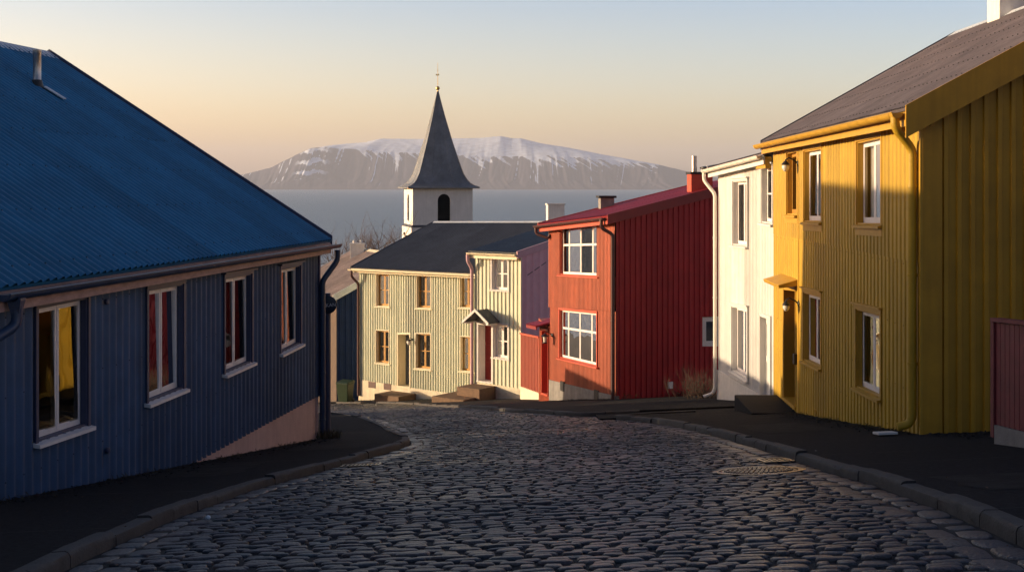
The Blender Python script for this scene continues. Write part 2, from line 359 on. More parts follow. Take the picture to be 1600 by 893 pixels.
def cobbles():
    V = []; F = []; T = []; nv = 0
    K = 12
    ang = np.linspace(0, 2 * np.pi, K, endpoint=False) + np.pi / K
    def sq(a, p):
        c, s = np.cos(a), np.sin(a); r = (np.abs(c) ** p + np.abs(s) ** p) ** (-1 / p); return c * r, s * r
    def stone(cx, cy, hx, hy, rot, tone, lift):
        nonlocal nv
        p = rng.uniform(2.6, 5.0); c, s = sq(ang + rng.normal(0, .05, K), p)
        jit = 1 + rng.normal(0, .045, K)
        ca, sa = math.cos(rot), math.sin(rot); tx, ty = rng.normal(0, .022, 2)
        pts = []
        for k_, z in ((1.0, -.05), (1.0, -.010), (.955, -.001), (.84, .004)):
            x = c * hx * k_ * jit; y = s * hy * k_ * jit
            pts.append(np.stack([cx + x * ca - y * sa, cy + x * sa + y * ca, z + lift + (tx * x + ty * y if z > -.03 else 0 * x)], 1))
        pts.append(np.array([[cx, cy, .006 + lift]]))
        P = np.concatenate(pts); P[:, 2] += H(P[:, 0], P[:, 1])
        V.append(P); T.append(np.full(len(P), tone))
        for r_ in range(3):
            for k in range(K):
                k2 = (k + 1) % K; F.append((nv + r_ * K + k, nv + r_ * K + k2, nv + (r_ + 1) * K + k2, nv + (r_ + 1) * K + k))
        for k in range(K): F.append((nv + 3 * K + k, nv + 3 * K + (k + 1) % K, nv + 4 * K))
        nv += len(P)
    MH = (2.42, 12.55)
    y = 2.6; row = 0
    while y < 60:
        d = rng.uniform(.09, .135) if y < 40 else rng.uniform(.15, .2)
        xl = (kx(KL, y) if y < 34.6 else -10.5) + .02; xr = (kx(KR, y) if y < 24.9 else (1.74 if y < 26.1 else kx(KF, y))) - .02
        gl = .42 if y < 31 else 0; gr = .42 if y < 24 else 0
        x = xl + gl + rng.uniform(-.15, .05); ph = rng.uniform(0, 6)
        while x < xr - gr:
            wd = rng.uniform(.12, .26)
            x1 = min(x + wd, xr - gr + .06)
            xm = (x + x1) / 2
            yy = y + .05 * math.sin(xm * 1.1 + y * .35) + .02 * math.sin(xm * 3.1 + y) + rng.normal(0, .007)
            if (xm - MH[0]) ** 2 + (yy - MH[1]) ** 2 > .47 ** 2 and xm > -9.8:
                stone(xm, yy, (x1 - x) / 2 - rng.uniform(.006, .026), d / 2 - .005, rng.normal(0, .04), rng.uniform(0, 1), rng.normal(0, .004))
            x = x1
        y += d; row += 1
    # gutter courses of larger setts beside the kerbs
    for Kp, sgn, ymax in ((KL, 1, 31), (KR, -1, 24)):
        for course in range(2):
            y = 2.6
            while y < ymax:
                ln = rng.uniform(.24, .42); ym = y + ln / 2
                sl = (kx(Kp, ym + .2) - kx(Kp, ym - .2)) / .4
                xm = kx(Kp, ym) + sgn * (.02 + .10 + course * .2)
                stone(xm, ym, .095, ln / 2 - .01, -math.atan(sl), rng.uniform(.2, 1), rng.normal(-.004, .004) - .004)
                y += ln
    V = np.concatenate(V); T = np.concatenate(T)
    me = bpy.data.meshes.new('road'); me.from_pydata(V.tolist(), [], F)
    at = me.attributes.new('tone', 'FLOAT', 'POINT'); at.data.foreach_set('value', T.astype(np.float32))
    me.polygons.foreach_set('use_smooth', [True] * len(me.polygons))
    m = bpy.data.materials.new('basalt_setts'); m.use_nodes = True; n = m.node_tree.nodes; l = m.node_tree.links; b = n['Principled BSDF']
    a = n.new('ShaderNodeAttribute'); a.attribute_name = 'tone'
    r1 = n.new('ShaderNodeValToRGB'); e = r1.color_ramp.elements
    e[0].color = (.026, .032, .040, 1); e[1].color = (.125, .118, .118, 1)
    for q_, c_ in ((.18, (.045, .062, .085)), (.34, (.055, .050, .058)), (.50, (.085, .068, .078)), (.64, (.048, .072, .088)), (.80, (.100, .085, .085))): e.new(q_).color = (*c_, 1)
    l.new(a.outputs['Fac'], r1.inputs[0])
    t = n.new('ShaderNodeTexCoord'); nz = n.new('ShaderNodeTexNoise'); nz.inputs['Scale'].default_value = 45; nz.inputs['Detail'].default_value = 5
    l.new(t.outputs['Object'], nz.inputs['Vector'])
    nl = n.new('ShaderNodeTexNoise'); nl.inputs['Scale'].default_value = .35; nl.inputs['Detail'].default_value = 4; l.new(t.outputs['Object'], nl.inputs['Vector'])
    mr = n.new('ShaderNodeMapRange'); mr.inputs[3].default_value = .16; mr.inputs[4].default_value = 1.12; l.new(nz.outputs[0], mr.inputs[0])
    mx = n.new('ShaderNodeMix'); mx.data_type = 'RGBA'; mx.blend_type = 'MULTIPLY'; mx.inputs[0].default_value = 1
    l.new(r1.outputs[0], mx.inputs[6]); l.new(mr.outputs[0], mx.inputs[7]); l.new(mx.outputs[2], b.inputs['Base Color'])
    rr = n.new('ShaderNodeMapRange'); rr.inputs[1].default_value = .35; rr.inputs[2].default_value = .65; rr.inputs[3].default_value = .27; rr.inputs[4].default_value = .50
    l.new(nl.outputs[0], rr.inputs[0]); l.new(rr.outputs[0], b.inputs['Roughness'])
    bp = n.new('ShaderNodeBump'); bp.inputs['Strength'].default_value = .8; bp.inputs['Distance'].default_value = .02
    l.new(nz.outputs[0], bp.inputs['Height']); l.new(bp.outputs[0], b.inputs['Normal'])
    me.materials.append(m)
    o = bpy.data.objects.new('road', me); col.objects.link(o); o['kind'] = 'structure'
cobbles()

# ------------------------------------------------------------------ sea and mountain
def sea():
    mb = MB(); mb.face([(-30000, 240, -40), (30000, 240, -40), (30000, 30000, -40), (-30000, 30000, -40)])
    m = bpy.data.materials.new('sea_water'); m.use_nodes = True; n = m.node_tree.nodes; l = m.node_tree.links; b = n['Principled BSDF']
    b.inputs['Base Color'].default_value = (.12, .18, .25, 1); b.inputs['Roughness'].default_value = .30; b.inputs['IOR'].default_value = 1.33
    t = n.new('ShaderNodeTexCoord')
    hs = []
    for scx, scy, k in ((.02, .05, 1.0), (.11, .22, .35)):
        mp = n.new('ShaderNodeMapping'); mp.inputs['Scale'].default_value = (scx, scy, 1); l.new(t.outputs['Object'], mp.inputs[0])
        nz = n.new('ShaderNodeTexNoise'); nz.inputs['Scale'].default_value = 1; nz.inputs['Detail'].default_value = 6; nz.inputs['Roughness'].default_value = .6
        l.new(mp.outputs[0], nz.inputs['Vector'])
        mu = n.new('ShaderNodeMath'); mu.operation = 'MULTIPLY'; mu.inputs[1].default_value = k; l.new(nz.outputs[0], mu.inputs[0]); hs.append(mu)
    ad = n.new('ShaderNodeMath'); ad.operation = 'ADD'; l.new(hs[0].outputs[0], ad.inputs[0]); l.new(hs[1].outputs[0], ad.inputs[1])
    bp = n.new('ShaderNodeBump'); bp.inputs['Strength'].default_value = .9; bp.inputs['Distance'].default_value = 9.0
    l.new(ad.outputs[0], bp.inputs['Height']); l.new(bp.outputs[0], b.inputs['Normal'])
    mb.build('sea', m, None, kind='structure', recalc=False)
sea()

def mountain():
    sky_px = [(330, 284), (385, 269), (430, 257), (455, 246), (475, 235), (490, 229), (510, 224.5), (545, 222), (572, 216.5), (600, 217), (640, 217), (745, 215.5), (765, 213.5), (780, 212.5), (800, 216), (815, 216), (850, 224), (900, 231), (950, 240), (1000, 248), (1030, 254), (1055, 262), (1085, 268), (1120, 279), (1180, 290)]
    rim_px = [(330, 286), (385, 274), (430, 262), (455, 250), (475, 240), (490, 233), (515, 230), (560, 233), (600, 237), (660, 240), (720, 243), (800, 245), (860, 243), (920, 247), (980, 253), (1030, 259), (1085, 272), (1180, 292)]
    Y0, YR, YB = 15200., 16600., 19000.
    nx, ny = 560, 110
    xs = np.linspace(330, 1180, nx)
    def fbm(x, seed, o=5):
        r = np.random.default_rng(seed); out = np.zeros_like(x); a = 1
        for i in range(o):
            f = 2 ** i; ph = r.uniform(0, 50); g = r.uniform(-1, 1, 4096)
            q = x * f + ph; i0 = np.floor(q).astype(int); t = q - i0; t = t * t * (3 - 2 * t)
            out += a * (g[i0 % 4096] * (1 - t) + g[(i0 + 1) % 4096] * t); a *= .55
        return out
    zr = (HZ - np.interp(xs, *zip(*rim_px))) / FPX * YR + fbm((xs - 330) / 22, 1, 4) * 5
    zs = (HZ - np.interp(xs, *zip(*sky_px))) / FPX * YB + fbm((xs - 330) / 30, 2, 3) * 2
    zr = np.maximum(zr, -60); zs = np.maximum(zs, -60)
    V = np.zeros((ny, nx, 3)); S = np.zeros((ny, nx))
    spur = fbm((xs - 330) / 60, 3, 4)
    for j in range(ny):
        t = j / (ny - 1)
        if t < .72:                               # apron and gullied flank up to the cliff rim
            q = t / .72; prof = .50 * q ** 1.35 + .50 * max(0, (q - .62) / .38) ** 1.25
            sh = xs + (1 - q) * (18 * np.sin(xs / 37.) + 14)          # gullies fan out down the slope
            gul = 1 - np.abs(fbm((sh - 330) / 11, 4, 3)); fine = fbm((sh - 330) / 5, 5, 3)
            wob = fbm((xs - 330) / 9 + q * 2.5, 6, 4)
            amp = math.sin(math.pi * min(1, q * .93)) ** 1.2
            Y = Y0 + (YR - Y0) * q - spur * 110 * amp - gul * 24 * amp - fine * 18 * amp
            Z = -45 + (zr + 45) * prof + wob * 8 * amp - (gul > .8) * 6 * amp
            reach = .50 + .26 * fbm((xs - 330) / 26, 12, 4)            # how far down each streak runs
            line = np.clip((gul - .89 + .12 * np.clip(q - .80, 0, 1) + fine * .10 + .07 * fbm((xs - 330) / 35, 14, 3)) * 7, 0, 1)
            patch = np.clip((q - .90 + .07 * fbm((xs - 330) / 14 + q * 3, 13, 4) + .09 * fbm((xs - 330) / 5 + q * 38, 17, 3)) * 7, 0, 1)
            bands = np.clip(np.sin(q * 46 + wob * 1.2) * 2 + fine, 0, 1) * np.clip((560 - xs) / 60, 0, 1) * (q > .62) * np.clip((xs - 450) / 40, 0, 1)
            S_ = np.maximum(np.maximum(line * np.clip((q - reach) * 5, 0, 1), patch * np.clip((xs - 540) / 40, 0, 1)), bands * .75)
            sn = S_ - np.clip((xs - 960) / 90, 0, 1) * .45 * (1 - line) - .35
            sn = sn / 2.6
        else:                                     # snow plateau rising to the skyline
            q = (t - .72) / .28; Y = YR + (YB - YR) * q + 0 * xs
            Z = zr + (zs - zr) * q ** .8 + fbm((xs - 330) / 16 + q * 4, 8, 4) * 2 * math.sin(math.pi * q)
            fr = .5 * fbm((xs - 330) / 9 + q * 5, 10, 4) + .6 * fbm((xs - 330) / 4 + q * 31, 18, 3)
            sn = .18 + .09 * fr + q * .7
            sn -= np.clip((520 - xs) / 50, 0, 1) * .42 * (1 + fr * 1.5) + np.clip((xs - 985) / 110, 0, 1) * .35
        V[j, :, 0] = (xs - CX) / FPX * 17000; V[j, :, 1] = Y; V[j, :, 2] = Z; S[j] = np.clip(sn * 2.6 + .35, 0, 1)
    me = bpy.data.meshes.new('mountain')
    F = [(j * nx + i, j * nx + i + 1, (j + 1) * nx + i + 1, (j + 1) * nx + i) for j in range(ny - 1) for i in range(nx - 1)]
    me.from_pydata(V.reshape(-1, 3).tolist(), [], F)
    at = me.attributes.new('snow', 'FLOAT', 'POINT'); at.data.foreach_set('value', S.reshape(-1).astype(np.float32))
    me.polygons.foreach_set('use_smooth', [True] * len(me.polygons))
    m = bpy.data.materials.new('rock_and_snow'); m.use_nodes = True; n = m.node_tree.nodes; l = m.node_tree.links; b = n['Principled BSDF']
    b.inputs['Roughness'].default_value = .9; b.inputs['Specular IOR Level'].default_value = .1
    a = n.new('ShaderNodeAttribute'); a.attribute_name = 'snow'
    r = n.new('ShaderNodeValToRGB'); r.color_ramp.elements[0].position = .40; r.color_ramp.elements[1].position = .62
    l.new(a.outputs['Fac'], r.inputs[0])
    mx = n.new('ShaderNodeMix'); mx.data_type = 'RGBA'; mx.inputs[6].default_value = (.070, .062, .085, 1); mx.inputs[7].default_value = (.70, .78, .92, 1)
    l.new(r.outputs[0], mx.inputs[0])
    t = n.new('ShaderNodeTexCoord'); mp = n.new('ShaderNodeMapping'); mp.inputs['Scale'].default_value = (.012, .004, .03); l.new(t.outputs['Object'], mp.inputs[0])
    nz = n.new('ShaderNodeTexNoise'); nz.inputs['Scale'].default_value = 1; nz.inputs['Detail'].default_value = 6; l.new(mp.outputs[0], nz.inputs['Vector'])
    mr = n.new('ShaderNodeMapRange'); mr.inputs[1].default_value = .3; mr.inputs[2].default_value = .7; mr.inputs[3].default_value = .8; mr.inputs[4].default_value = 1.2; l.new(nz.outputs[0], mr.inputs[0])
    mm = n.new('ShaderNodeMix'); mm.data_type = 'RGBA'; mm.blend_type = 'MULTIPLY'; mm.inputs[0].default_value = 1; l.new(mx.outputs[2], mm.inputs[6]); l.new(mr.outputs[0], mm.inputs[7])
    l.new(mm.outputs[2], b.inputs['Base Color'])
    me.materials.append(m)
    o = bpy.data.objects.new('mountain', me); col.objects.link(o); o['kind'] = 'structure'
mountain()

# the evening haze over the bay: one even box of air round the whole scene
HAZE = 4.4e-5
def haze():
    mb = MB(); mb.box(lambda u, v, w_: Vector((u, w_, v)), -31000, 31000, -60, 900, -60, 31000)
    o = mb.build('haze', None, None, kind='stuff')
    m = bpy.data.materials.new('haze_air'); m.use_nodes = True; n = m.node_tree.nodes; l = m.node_tree.links
    n.remove(n['Principled BSDF'])
    v = n.new('ShaderNodeVolumePrincipled'); v.inputs['Color'].default_value = (.72, .81, 1.0, 1); v.inputs['Density'].default_value = HAZE; v.inputs['Anisotropy'].default_value = .1
    l.new(v.outputs[0], n['Material Output'].inputs['Volume'])
    o.data.materials.append(m)
haze()

# ------------------------------------------------------------------ building parts
SINE = [(i / 8, math.sin(2 * math.pi * i / 8)) for i in range(8)]
TRAP = [(0, -1), (.42, -1), (.5, 1), (.92, 1)]
RIB = [(0, -1), (.72, -1), (.76, 1), (.96, 1)]
def wave_cols(u0, u1, pitch, prof, holes=()):
    us = []
    k = math.floor(u0 / pitch) - 1
    while k * pitch < u1 + pitch:
        us += [((k + f) * pitch, o) for f, o in prof]; k += 1
    X = [a for a, _ in us]; O = [b for _, b in us]
    pts = [x for x in X if u0 < x < u1] + [u0, u1] + [h for hh in holes for h in (hh[0], hh[1]) if u0 < h < u1]
    pts = sorted(set(round(p, 5) for p in pts))
    return pts, (lambda u: float(np.interp(u, X, O)))
def tone_of(k): return random.Random(k * 7919 + 13).uniform(-.16, .16)
def screw(mb, c, n, r):
    c = Vector(c); n = Vector(n).normalized(); a = n.orthogonal().normalized(); b = n.cross(a)
    i = [mb.vert(c + a * r), mb.vert(c + b * r), mb.vert(c - a * r), mb.vert(c - b * r), mb.vert(c + n * r)]
    for k in range(4): mb.f.append([i[k], i[(k + 1) % 4], i[4]]); mb.t[len(mb.f) - 1] = -.6
def corr_wall(mb, P, u0, u1, bot, top, pitch, amp, prof, holes=(), lap=None, w0=0.0, lapstep=.012, screws=None):
    """corrugated sheet in the plane P between bot(u) and top(u), with openings; hole = (u0, u1, bot(u), top(u))"""
    pts, wv = wave_cols(u0, u1, pitch, prof, holes)
    for a, b in zip(pts, pts[1:]):
        if b - a < 1e-4: continue
        m = (a + b) / 2
        hs = sorted([h for h in holes if h[0] < m < h[1]], key=lambda h: h[2](m))
        edges = [bot]
        for h in hs: edges += [h[2], h[3]]
        edges.append(top)
        for k in range(0, len(edges), 2):
            lo, hi = edges[k], edges[k + 1]
            spans = [(lo, hi, 0.0)]
            if lap:
                L_ = lap
                if hi(m) > L_(m) > lo(m): spans = [(lo, L_, 0.0), (L_, hi, lapstep)]
                elif lo(m) >= L_(m): spans = [(lo, hi, lapstep)]
            for lo_, hi_, dw in spans:
                if hi_(m) - lo_(m) < .005: continue
                wa, wb = w0 + amp * wv(a) + dw, w0 + amp * wv(b) + dw
                mb.face([P(a, lo_(a), wa), P(b, lo_(b), wb), P(b, hi_(b), wb), P(a, hi_(a), wa)], True)
                mb.t[len(mb.f) - 1] = tone_of(int(m / (pitch * 5) + 100) + (50 if dw else 0))
    if screws:
        k = math.ceil(u0 / pitch)
        while (k + .3) * pitch < u1:
            u = (k + prof[0][0] + (.25 if prof is SINE else .25)) * pitch
            for z in screws:
                if bot(u) + .1 < z < top(u) - .05 and not any(h[0] - .09 < u < h[1] + .09 and h[2](u) - .1 < z < h[3](u) + .1 for h in holes): screw(mb, P(u, z + .004 * math.sin(k * 5), w0 + amp), P(0, 0, 1) - P(0, 0, 0), .011)
            k += 2
def roof_sheet(mb, p00, p10, p11, p01, pitch, amp, prof=SINE, nv=6, screws=0):
    """corrugated roof sheet, ridges running from the eave edge p00-p10 up to the ridge edge p01-p11"""
    p00, p10, p11, p01 = map(Vector, (p00, p10, p11, p01)); L = (p10 - p00).length
    nrm = (p10 - p00).cross(p01 - p00).normalized()
    if nrm.z < 0: nrm = -nrm
    pts, wv = wave_cols(0, L, pitch, prof)
    rows = [[mb.vert(((p00.lerp(p10, u / L)).lerp(p01.lerp(p11, u / L), j / nv)) + nrm * (amp * wv(u) + amp)) for u in pts] for j in range(nv + 1)]
    for j in range(nv):
        for i in range(len(pts) - 1): mb.f.append([rows[j][i], rows[j][i + 1], rows[j + 1][i + 1], rows[j + 1][i]]); mb.t[len(mb.f) - 1] = tone_of(int(pts[i] / (pitch * 6) + 1e-3) + (70 if j >= nv // 2 else 0))
    if screws:
        for j in range(screws):
            t = .04 + .93 * j / (screws - 1); k = 0
            while (k + .25) * pitch < L:
                u = (k + .25) * pitch; p = (p00.lerp(p10, u / L)).lerp(p01.lerp(p11, u / L), t + .0015 * math.sin(k * 3.7)); screw(mb, p + nrm * amp * 2, nrm, .015); k += 2
    # underside board, so that the roof has thickness
    q = [p - nrm * .04 for p in (p00, p10, p11, p01)]
    mb.face(q); 
    for a, b in ((p00, p10), (p10, p11), (p11, p01), (p01, p00)): mb.face([a, b, b - nrm * .04, a - nrm * .04])
def bar3(mb, a, b, wd, ht, up=Vector((0, 0, 1))):
    """a board from a to b, width wd sideways, height ht along up (a, b on its lower centre line)"""
    a, b = Vector(a), Vector(b); d = (b - a).normalized(); s = d.cross(up).normalized() * wd / 2; u = s.cross(d).normalized(); u = u if u.dot(up) > 0 else -u; u = u * ht
    mb.hexa([a - s, b - s, b + s, a + s, a - s + u, b - s + u, b + s + u, a + s + u])
def gutter(root, a, b, out, m, r=.065, rings=.62, parent=None):
    a, b, out = Vector(a), Vector(b), Vector((out[0], out[1], 0)).normalized(); mb = MB(); d = (b - a); L = d.length; d.normalize(); up = Vector((0, 0, 1))
    n = 10; pr = []
    for k in range(n + 1):
        t = math.pi * k / n; pr.append((-math.cos(t) * r, -math.sin(t) * r))
    prof = pr + [(x * .9, y * .9) for x, y in pr[::-1]]
    for s0, s1 in [(0, L)]:
        A = [mb.vert(a + d * s0 + out * x + up * y) for x, y in prof]; B = [mb.vert(a + d * s1 + out * x + up * y) for x, y in prof]
        for k in range(len(prof)): j = (k + 1) % len(prof); mb.f.append([A[k], A[j], B[j], B[k]])
        for q, e_ in ((a, 1), (b, -1)):
            mb.f.append([mb.vert(q + out * x + up * y + d * .004 * e_) for x, y in pr])
    s = .15
    while s < L:                                   # brackets round the gutter
        c = a + d * s
        o1 = [(x * 1.12, y * 1.12) for x, y in pr]; o0 = [(x * 1.01, y * 1.01) for x, y in pr]
        ring = o1 + o0[::-1]
        A = [mb.vert(c - d * .012 + out * x + up * y) for x, y in ring]; B = [mb.vert(c + d * .012 + out * x + up * y) for x, y in ring]
        for k in range(len(ring)): j = (k + 1) % len(ring); mb.f.append([A[k], A[j], B[j], B[k]])
        s += rings
    mb.tube([a + out * r + up * .004, b + out * r + up * .004], .009, 6)
    return mb.build('gutter', m, parent or root, smooth=35)
def downspout(root, pts, m, r=.045, clamps=()):
    mb = MB(); P = [Vector(p) for p in pts]; Q = [P[0]]
    for i in range(1, len(P) - 1):                 # rounded bends
        a, b, c = P[i - 1], P[i], P[i + 1]; k = min(.07, (b - a).length * .45, (c - b).length * .45)
        p1 = b + (a - b).normalized() * k; p2 = b + (c - b).normalized() * k
        Q += [p1, p1.lerp(b, .5).lerp(b.lerp(p2, .5), .5), p2]
    Q.append(P[-1]); mb.tube(Q, r, 12)
    for z in clamps:
        for a, b in zip(P, P[1:]):
            if min(a.z, b.z) < z < max(a.z, b.z) and abs(a.z - b.z) > .5:
                t = (z - a.z) / (b.z - a.z); c = a.lerp(b, t); mb.tube([c - Vector((0, 0, .018)), c + Vector((0, 0, .018))], r * 1.16, 12)
    return mb.build('downspout', m, root, smooth=40)

GROUPW = {}
def opening(F, tl, tr, br, bl):
    """corner pixels of an opening measured on the wall -> wall coordinates"""
    return [F.px(*p) for p in (tl, tr, br, bl)]
def hole_of(q):
    (ua, va), (ub, vb), (uc, vc), (ud, vd) = q
    lo, hi = (ua + ud) / 2, (ub + uc) / 2
    if hi < lo: lo, hi, va, vb, vc, vd = hi, lo, vb, va, vd, vc
    k = hi - lo
    return (lo, hi, lambda u, a=vd, b=vc, l=lo, k=k: a + (b - a) * (u - l) / k, lambda u, a=va, b=vb, l=lo, k=k: a + (b - a) * (u - l) / k)
def window(root, F, q, frame_m, cols=(1, 1), rows=(1,), recess=.08, cas_m=None, sill_m=None, head=True, sash=.045, mull=.05, rail=.03, curtain=None,
           sill_ext=.07, label=None, apron=False, tilt=0, cas_w=.06, frame_w=.035, ptilt=(0, 0)):
    h = hole_of(q); lo, hi, fb, ft = h; W = hi - lo; Hh = (ft(lo) - fb(lo) + ft(hi) - fb(hi)) / 2
    def Q(s, t, w_=0.0):
        u = lo + W * s; return F(u, fb(u) + (ft(u) - fb(u)) * t, w_)
    def bar(mb, s0, s1, t0, t1, w0, w1): mb.box(Q, s0, s1, t0, t1, w0, w1)
    a, b = frame_w / W, frame_w / Hh
    fr = MB(); w0, w1 = -recess - .05, -recess
    for s0, s1, t0, t1 in ((0, 1, 0, b), (0, 1, 1 - b, 1), (0, a, b, 1 - b), (1 - a, 1, b, 1 - b)): bar(fr, s0, s1, t0, t1, w0, w1)
    # sashes between the mullions
    tot = sum(cols); s = a; spanS = 1 - 2 * a; rt = sum(rows); panes = []
    mw = mull / W / 2
    for i, c in enumerate(cols):
        s0, s1 = s, s + spanS * c / tot; s = s1
        e0 = s0 + (mw * .2 if i else 0); e1 = s1 - (mw * .2 if i < len(cols) - 1 else 0)
        sa, sb = sash / W, sash / Hh
        f0, f1 = -recess - .04, -recess + .005
        for x0, x1, t0, t1 in ((e0, e1, b, b + sb * 1.3), (e0, e1, 1 - b - sb, 1 - b), (e0, e0 + sa, b + sb * 1.3, 1 - b - sb), (e1 - sa, e1, b + sb * 1.3, 1 - b - sb)): bar(fr, x0 + .001, x1 - .001, t0, t1, f0, f1)
        t = b
        for j, rr in enumerate(rows[:-1]):
            t += (1 - 2 * b) * rr / rt
            bar(fr, e0 + sa, e1 - sa, t - rail / Hh / 2, t + rail / Hh / 2, f0 + .004, f1 - .006)
        panes.append((e0 + sa * .8, e1 - sa * .8, b + sb, 1 - b - sb * .8))
    o = fr.build('window', frame_m, root)
    if label: o['label'] = label
    pm = MB()
    for k, (s0, s1, t0, t1) in enumerate(panes):
        wz = -recess - .002; r_ = random.Random(int(lo * 1000) + k); dx, dy = ptilt[0] + r_.uniform(-.004, .004), ptilt[1] + r_.uniform(-.004, .004)
        mid = (s0 + s1) / 2 if not ptilt[0] else (s0 if ptilt[0] < 0 else s1)
        f = lambda s_, t_: Q(s_, t_, wz + (s_ - mid) * W * dx + (t_ - .5) * Hh * dy)
        pm.f.append([pm.vert(f(s0, t0)), pm.vert(f(s1, t0)), pm.vert(f(s1, t1)), pm.vert(f(s0, t1))])
    pm.build('pane', M_glass, o)
    # dark room behind
    rm = MB(); d0, d1 = -recess - .052, -recess - .9; e = .0
    A = [Q(0, 0, d0), Q(1, 0, d0), Q(1, 1, d0), Q(0, 1, d0)]; B = [Q(-.15, -.05, d1), Q(1.15, -.05, d1), Q(1.15, 1.05, d1), Q(-.15, 1.05, d1)]
    rm.face(B)
    for i in range(4): j = (i + 1) % 4; rm.face([A[i], A[j], B[j], B[i]])
    rm.build('room', M_dark_room, o, recalc=False)
    if cas_m:
        cm = MB(); la, lb = .02 / W, .02 / Hh
        for s0, s1, t0, t1 in ((-.0, la, lb, 1 - lb), (1 - la, 1, lb, 1 - lb), (0, 1, 1 - lb, 1), (0, 1, 0, lb)): bar(cm, s0, s1, t0, t1, -recess + .009, .012)
        ca, cb = cas_w / W, cas_w / Hh
        if cas_w > 0:
            bar(cm, -ca, -.001, -cb * .3, 1, .012, .034); bar(cm, 1.001, 1 + ca, -cb * .3, 1, .012, .034)
            bar(cm, -ca, 1 + ca, 1.001, 1 + cb, .012, .036)
        if head: bar(cm, -ca - .05 / W, 1 + ca + .05 / W, 1 + cb + .001, 1 + cb + .028 / Hh, .0, .075)
        if apron: bar(cm, -ca, 1 + ca, -.16 / Hh, -cb * .3 - .001, .012, .032)
        cm.build('casing', cas_m, o)
    if sill_m:
        sm = MB(); x = sill_ext / W
        sm.hexa([Q(-x, -.045 / Hh, .0), Q(1 + x, -.045 / Hh, .0), Q(1 + x, -.055 / Hh, .085), Q(-x, -.055 / Hh, .085), Q(-x, -.002, .0), Q(1 + x, -.002, .0), Q(1 + x, -.018 / Hh, .085), Q(-x, -.018 / Hh, .085)])
        sm.hexa([Q(.001, -.03 / Hh, -recess - .03), Q(.999, -.03 / Hh, -recess - .03), Q(.999, -.04 / Hh, -.001), Q(.001, -.04 / Hh, -.001), Q(.001, .012, -recess - .03), Q(.999, .012, -recess - .03), Q(.999, -.003, -.001), Q(.001, -.003, -.001)])
        sm.build('sill', sill_m, o)
    if curtain:
        km, spans, drop = curtain
        cu = MB()
        for s0, s1 in spans:
            n = max(8, int(40 * (s1 - s0))); top = 1 - b - .01; bt = top - drop
            prev = None
            for i in range(n + 1):
                ss = s0 + (s1 - s0) * i / n; ww = -recess - .11 + .018 * math.sin(i * 1.9) + .01 * math.sin(i * .7)
                cur = (Q(ss, bt, ww), Q(ss, top, ww))
                if prev: cu.face([prev[0], cur[0], cur[1], prev[1]], True)
                prev = cur
        cu.build('curtain', km, o, smooth='all', recalc=False)
    return o
def door(root, F, q, leaf_m, jamb_m, recess=.2, panels=3, frame_w=.05, glass_top=False, label=None, jamb2=None):
    h = hole_of(q); lo, hi, fb, ft = h; W = hi - lo; Hh = ft(lo) - fb(lo)
    def Q(s, t, w_=0.0):
        u = lo + W * s; return F(u, fb(u) + (ft(u) - fb(u)) * t, w_)
    m = MB(); m.box(Q, .02, .98, .0, .985, -recess - .05, -recess)
    for k in range(panels):
        t0 = .06 + .9 * k / panels; t1 = t0 + .9 / panels - .05
        for s0, s1 in ((.12, .47), (.53, .88)):
            m.box(Q, s0, s1, t0, t0 + .012, -recess, -recess + .018); m.box(Q, s0, s1, t1 - .012, t1, -recess, -recess + .018)
            m.box(Q, s0, s0 + .03, t0, t1, -recess, -recess + .018); m.box(Q, s1 - .03, s1, t0, t1, -recess, -recess + .018)
    o = m.build('door', leaf_m, root)
    if label: o['label'] = label
    hm = MB(); c = Q(.86, .48, -recess + .05); n3 = Vector((F.n.x, F.n.y, 0)); e3 = Vector((F.e.x, F.e.y, 0))
    hm.tube([Q(.86, .48, -recess), c], .012, 8); hm.tube([c, c - e3 * .11], .011, 8); hm.build('handle', M_steel, o, smooth=True)
    j = MB(); a = frame_w / W; b = frame_w / Hh
    j.box(Q, -.0, .019, .0, 1, -recess - .06, .03); j.box(Q, .981, 1, .0, 1, -recess - .06, .03); j.box(Q, .02, .98, .986, 1, -recess - .06, .03)
    j.box(Q, -a, -.001, 0, 1 + b, .01, .035); j.box(Q, 1.001, 1 + a, 0, 1 + b, .01, .035); j.box(Q, 0, 1, 1.001, 1 + b, .01, .035)
    j.box(Q, -a, 1 + a, -.05 / Hh, -.001, -recess - .06, .05)
    j.build('door_frame', jamb_m, o)
    return o
def chimney(root, px, py, p0, nrm, wd, dp, ht, F, m, cap_m, pots=1, capw=.05, label=None, sink=.5):
    """brick stack standing on the roof plane (p0, nrm) where the photograph shows its foot"""
    c = plane_px(px, py, p0, nrm) if px is not None else Vector(p0)
    e3 = Vector((F.e.x, F.e.y, 0)); n3 = Vector((F.n.x, F.n.y, 0))
    P = lambda u, v, w_: c + e3 * u + n3 * w_ + Vector((0, 0, v))
    mb = MB(); mb.box(P, 0, wd, -sink, ht, -dp, 0)
    o = mb.build('chimney', m, root, bevel=.01)
    if label: o['label'] = label
    k = MB(); k.box(P, -capw, wd + capw, ht + .001, ht + .07, -dp - capw, capw); k.build('chimney_cap', cap_m, o, bevel=.008)
    for i in range(pots):
        q = MB(); x = wd * (i + .5) / max(pots, 1); q.lathe(P(x, ht + .07, -dp / 2), [(.07, 0), (.075, .1), (.06, .16), (.05, .16)], 12); q.build('chimney_pot', cap_m, o, smooth=True)
    return o

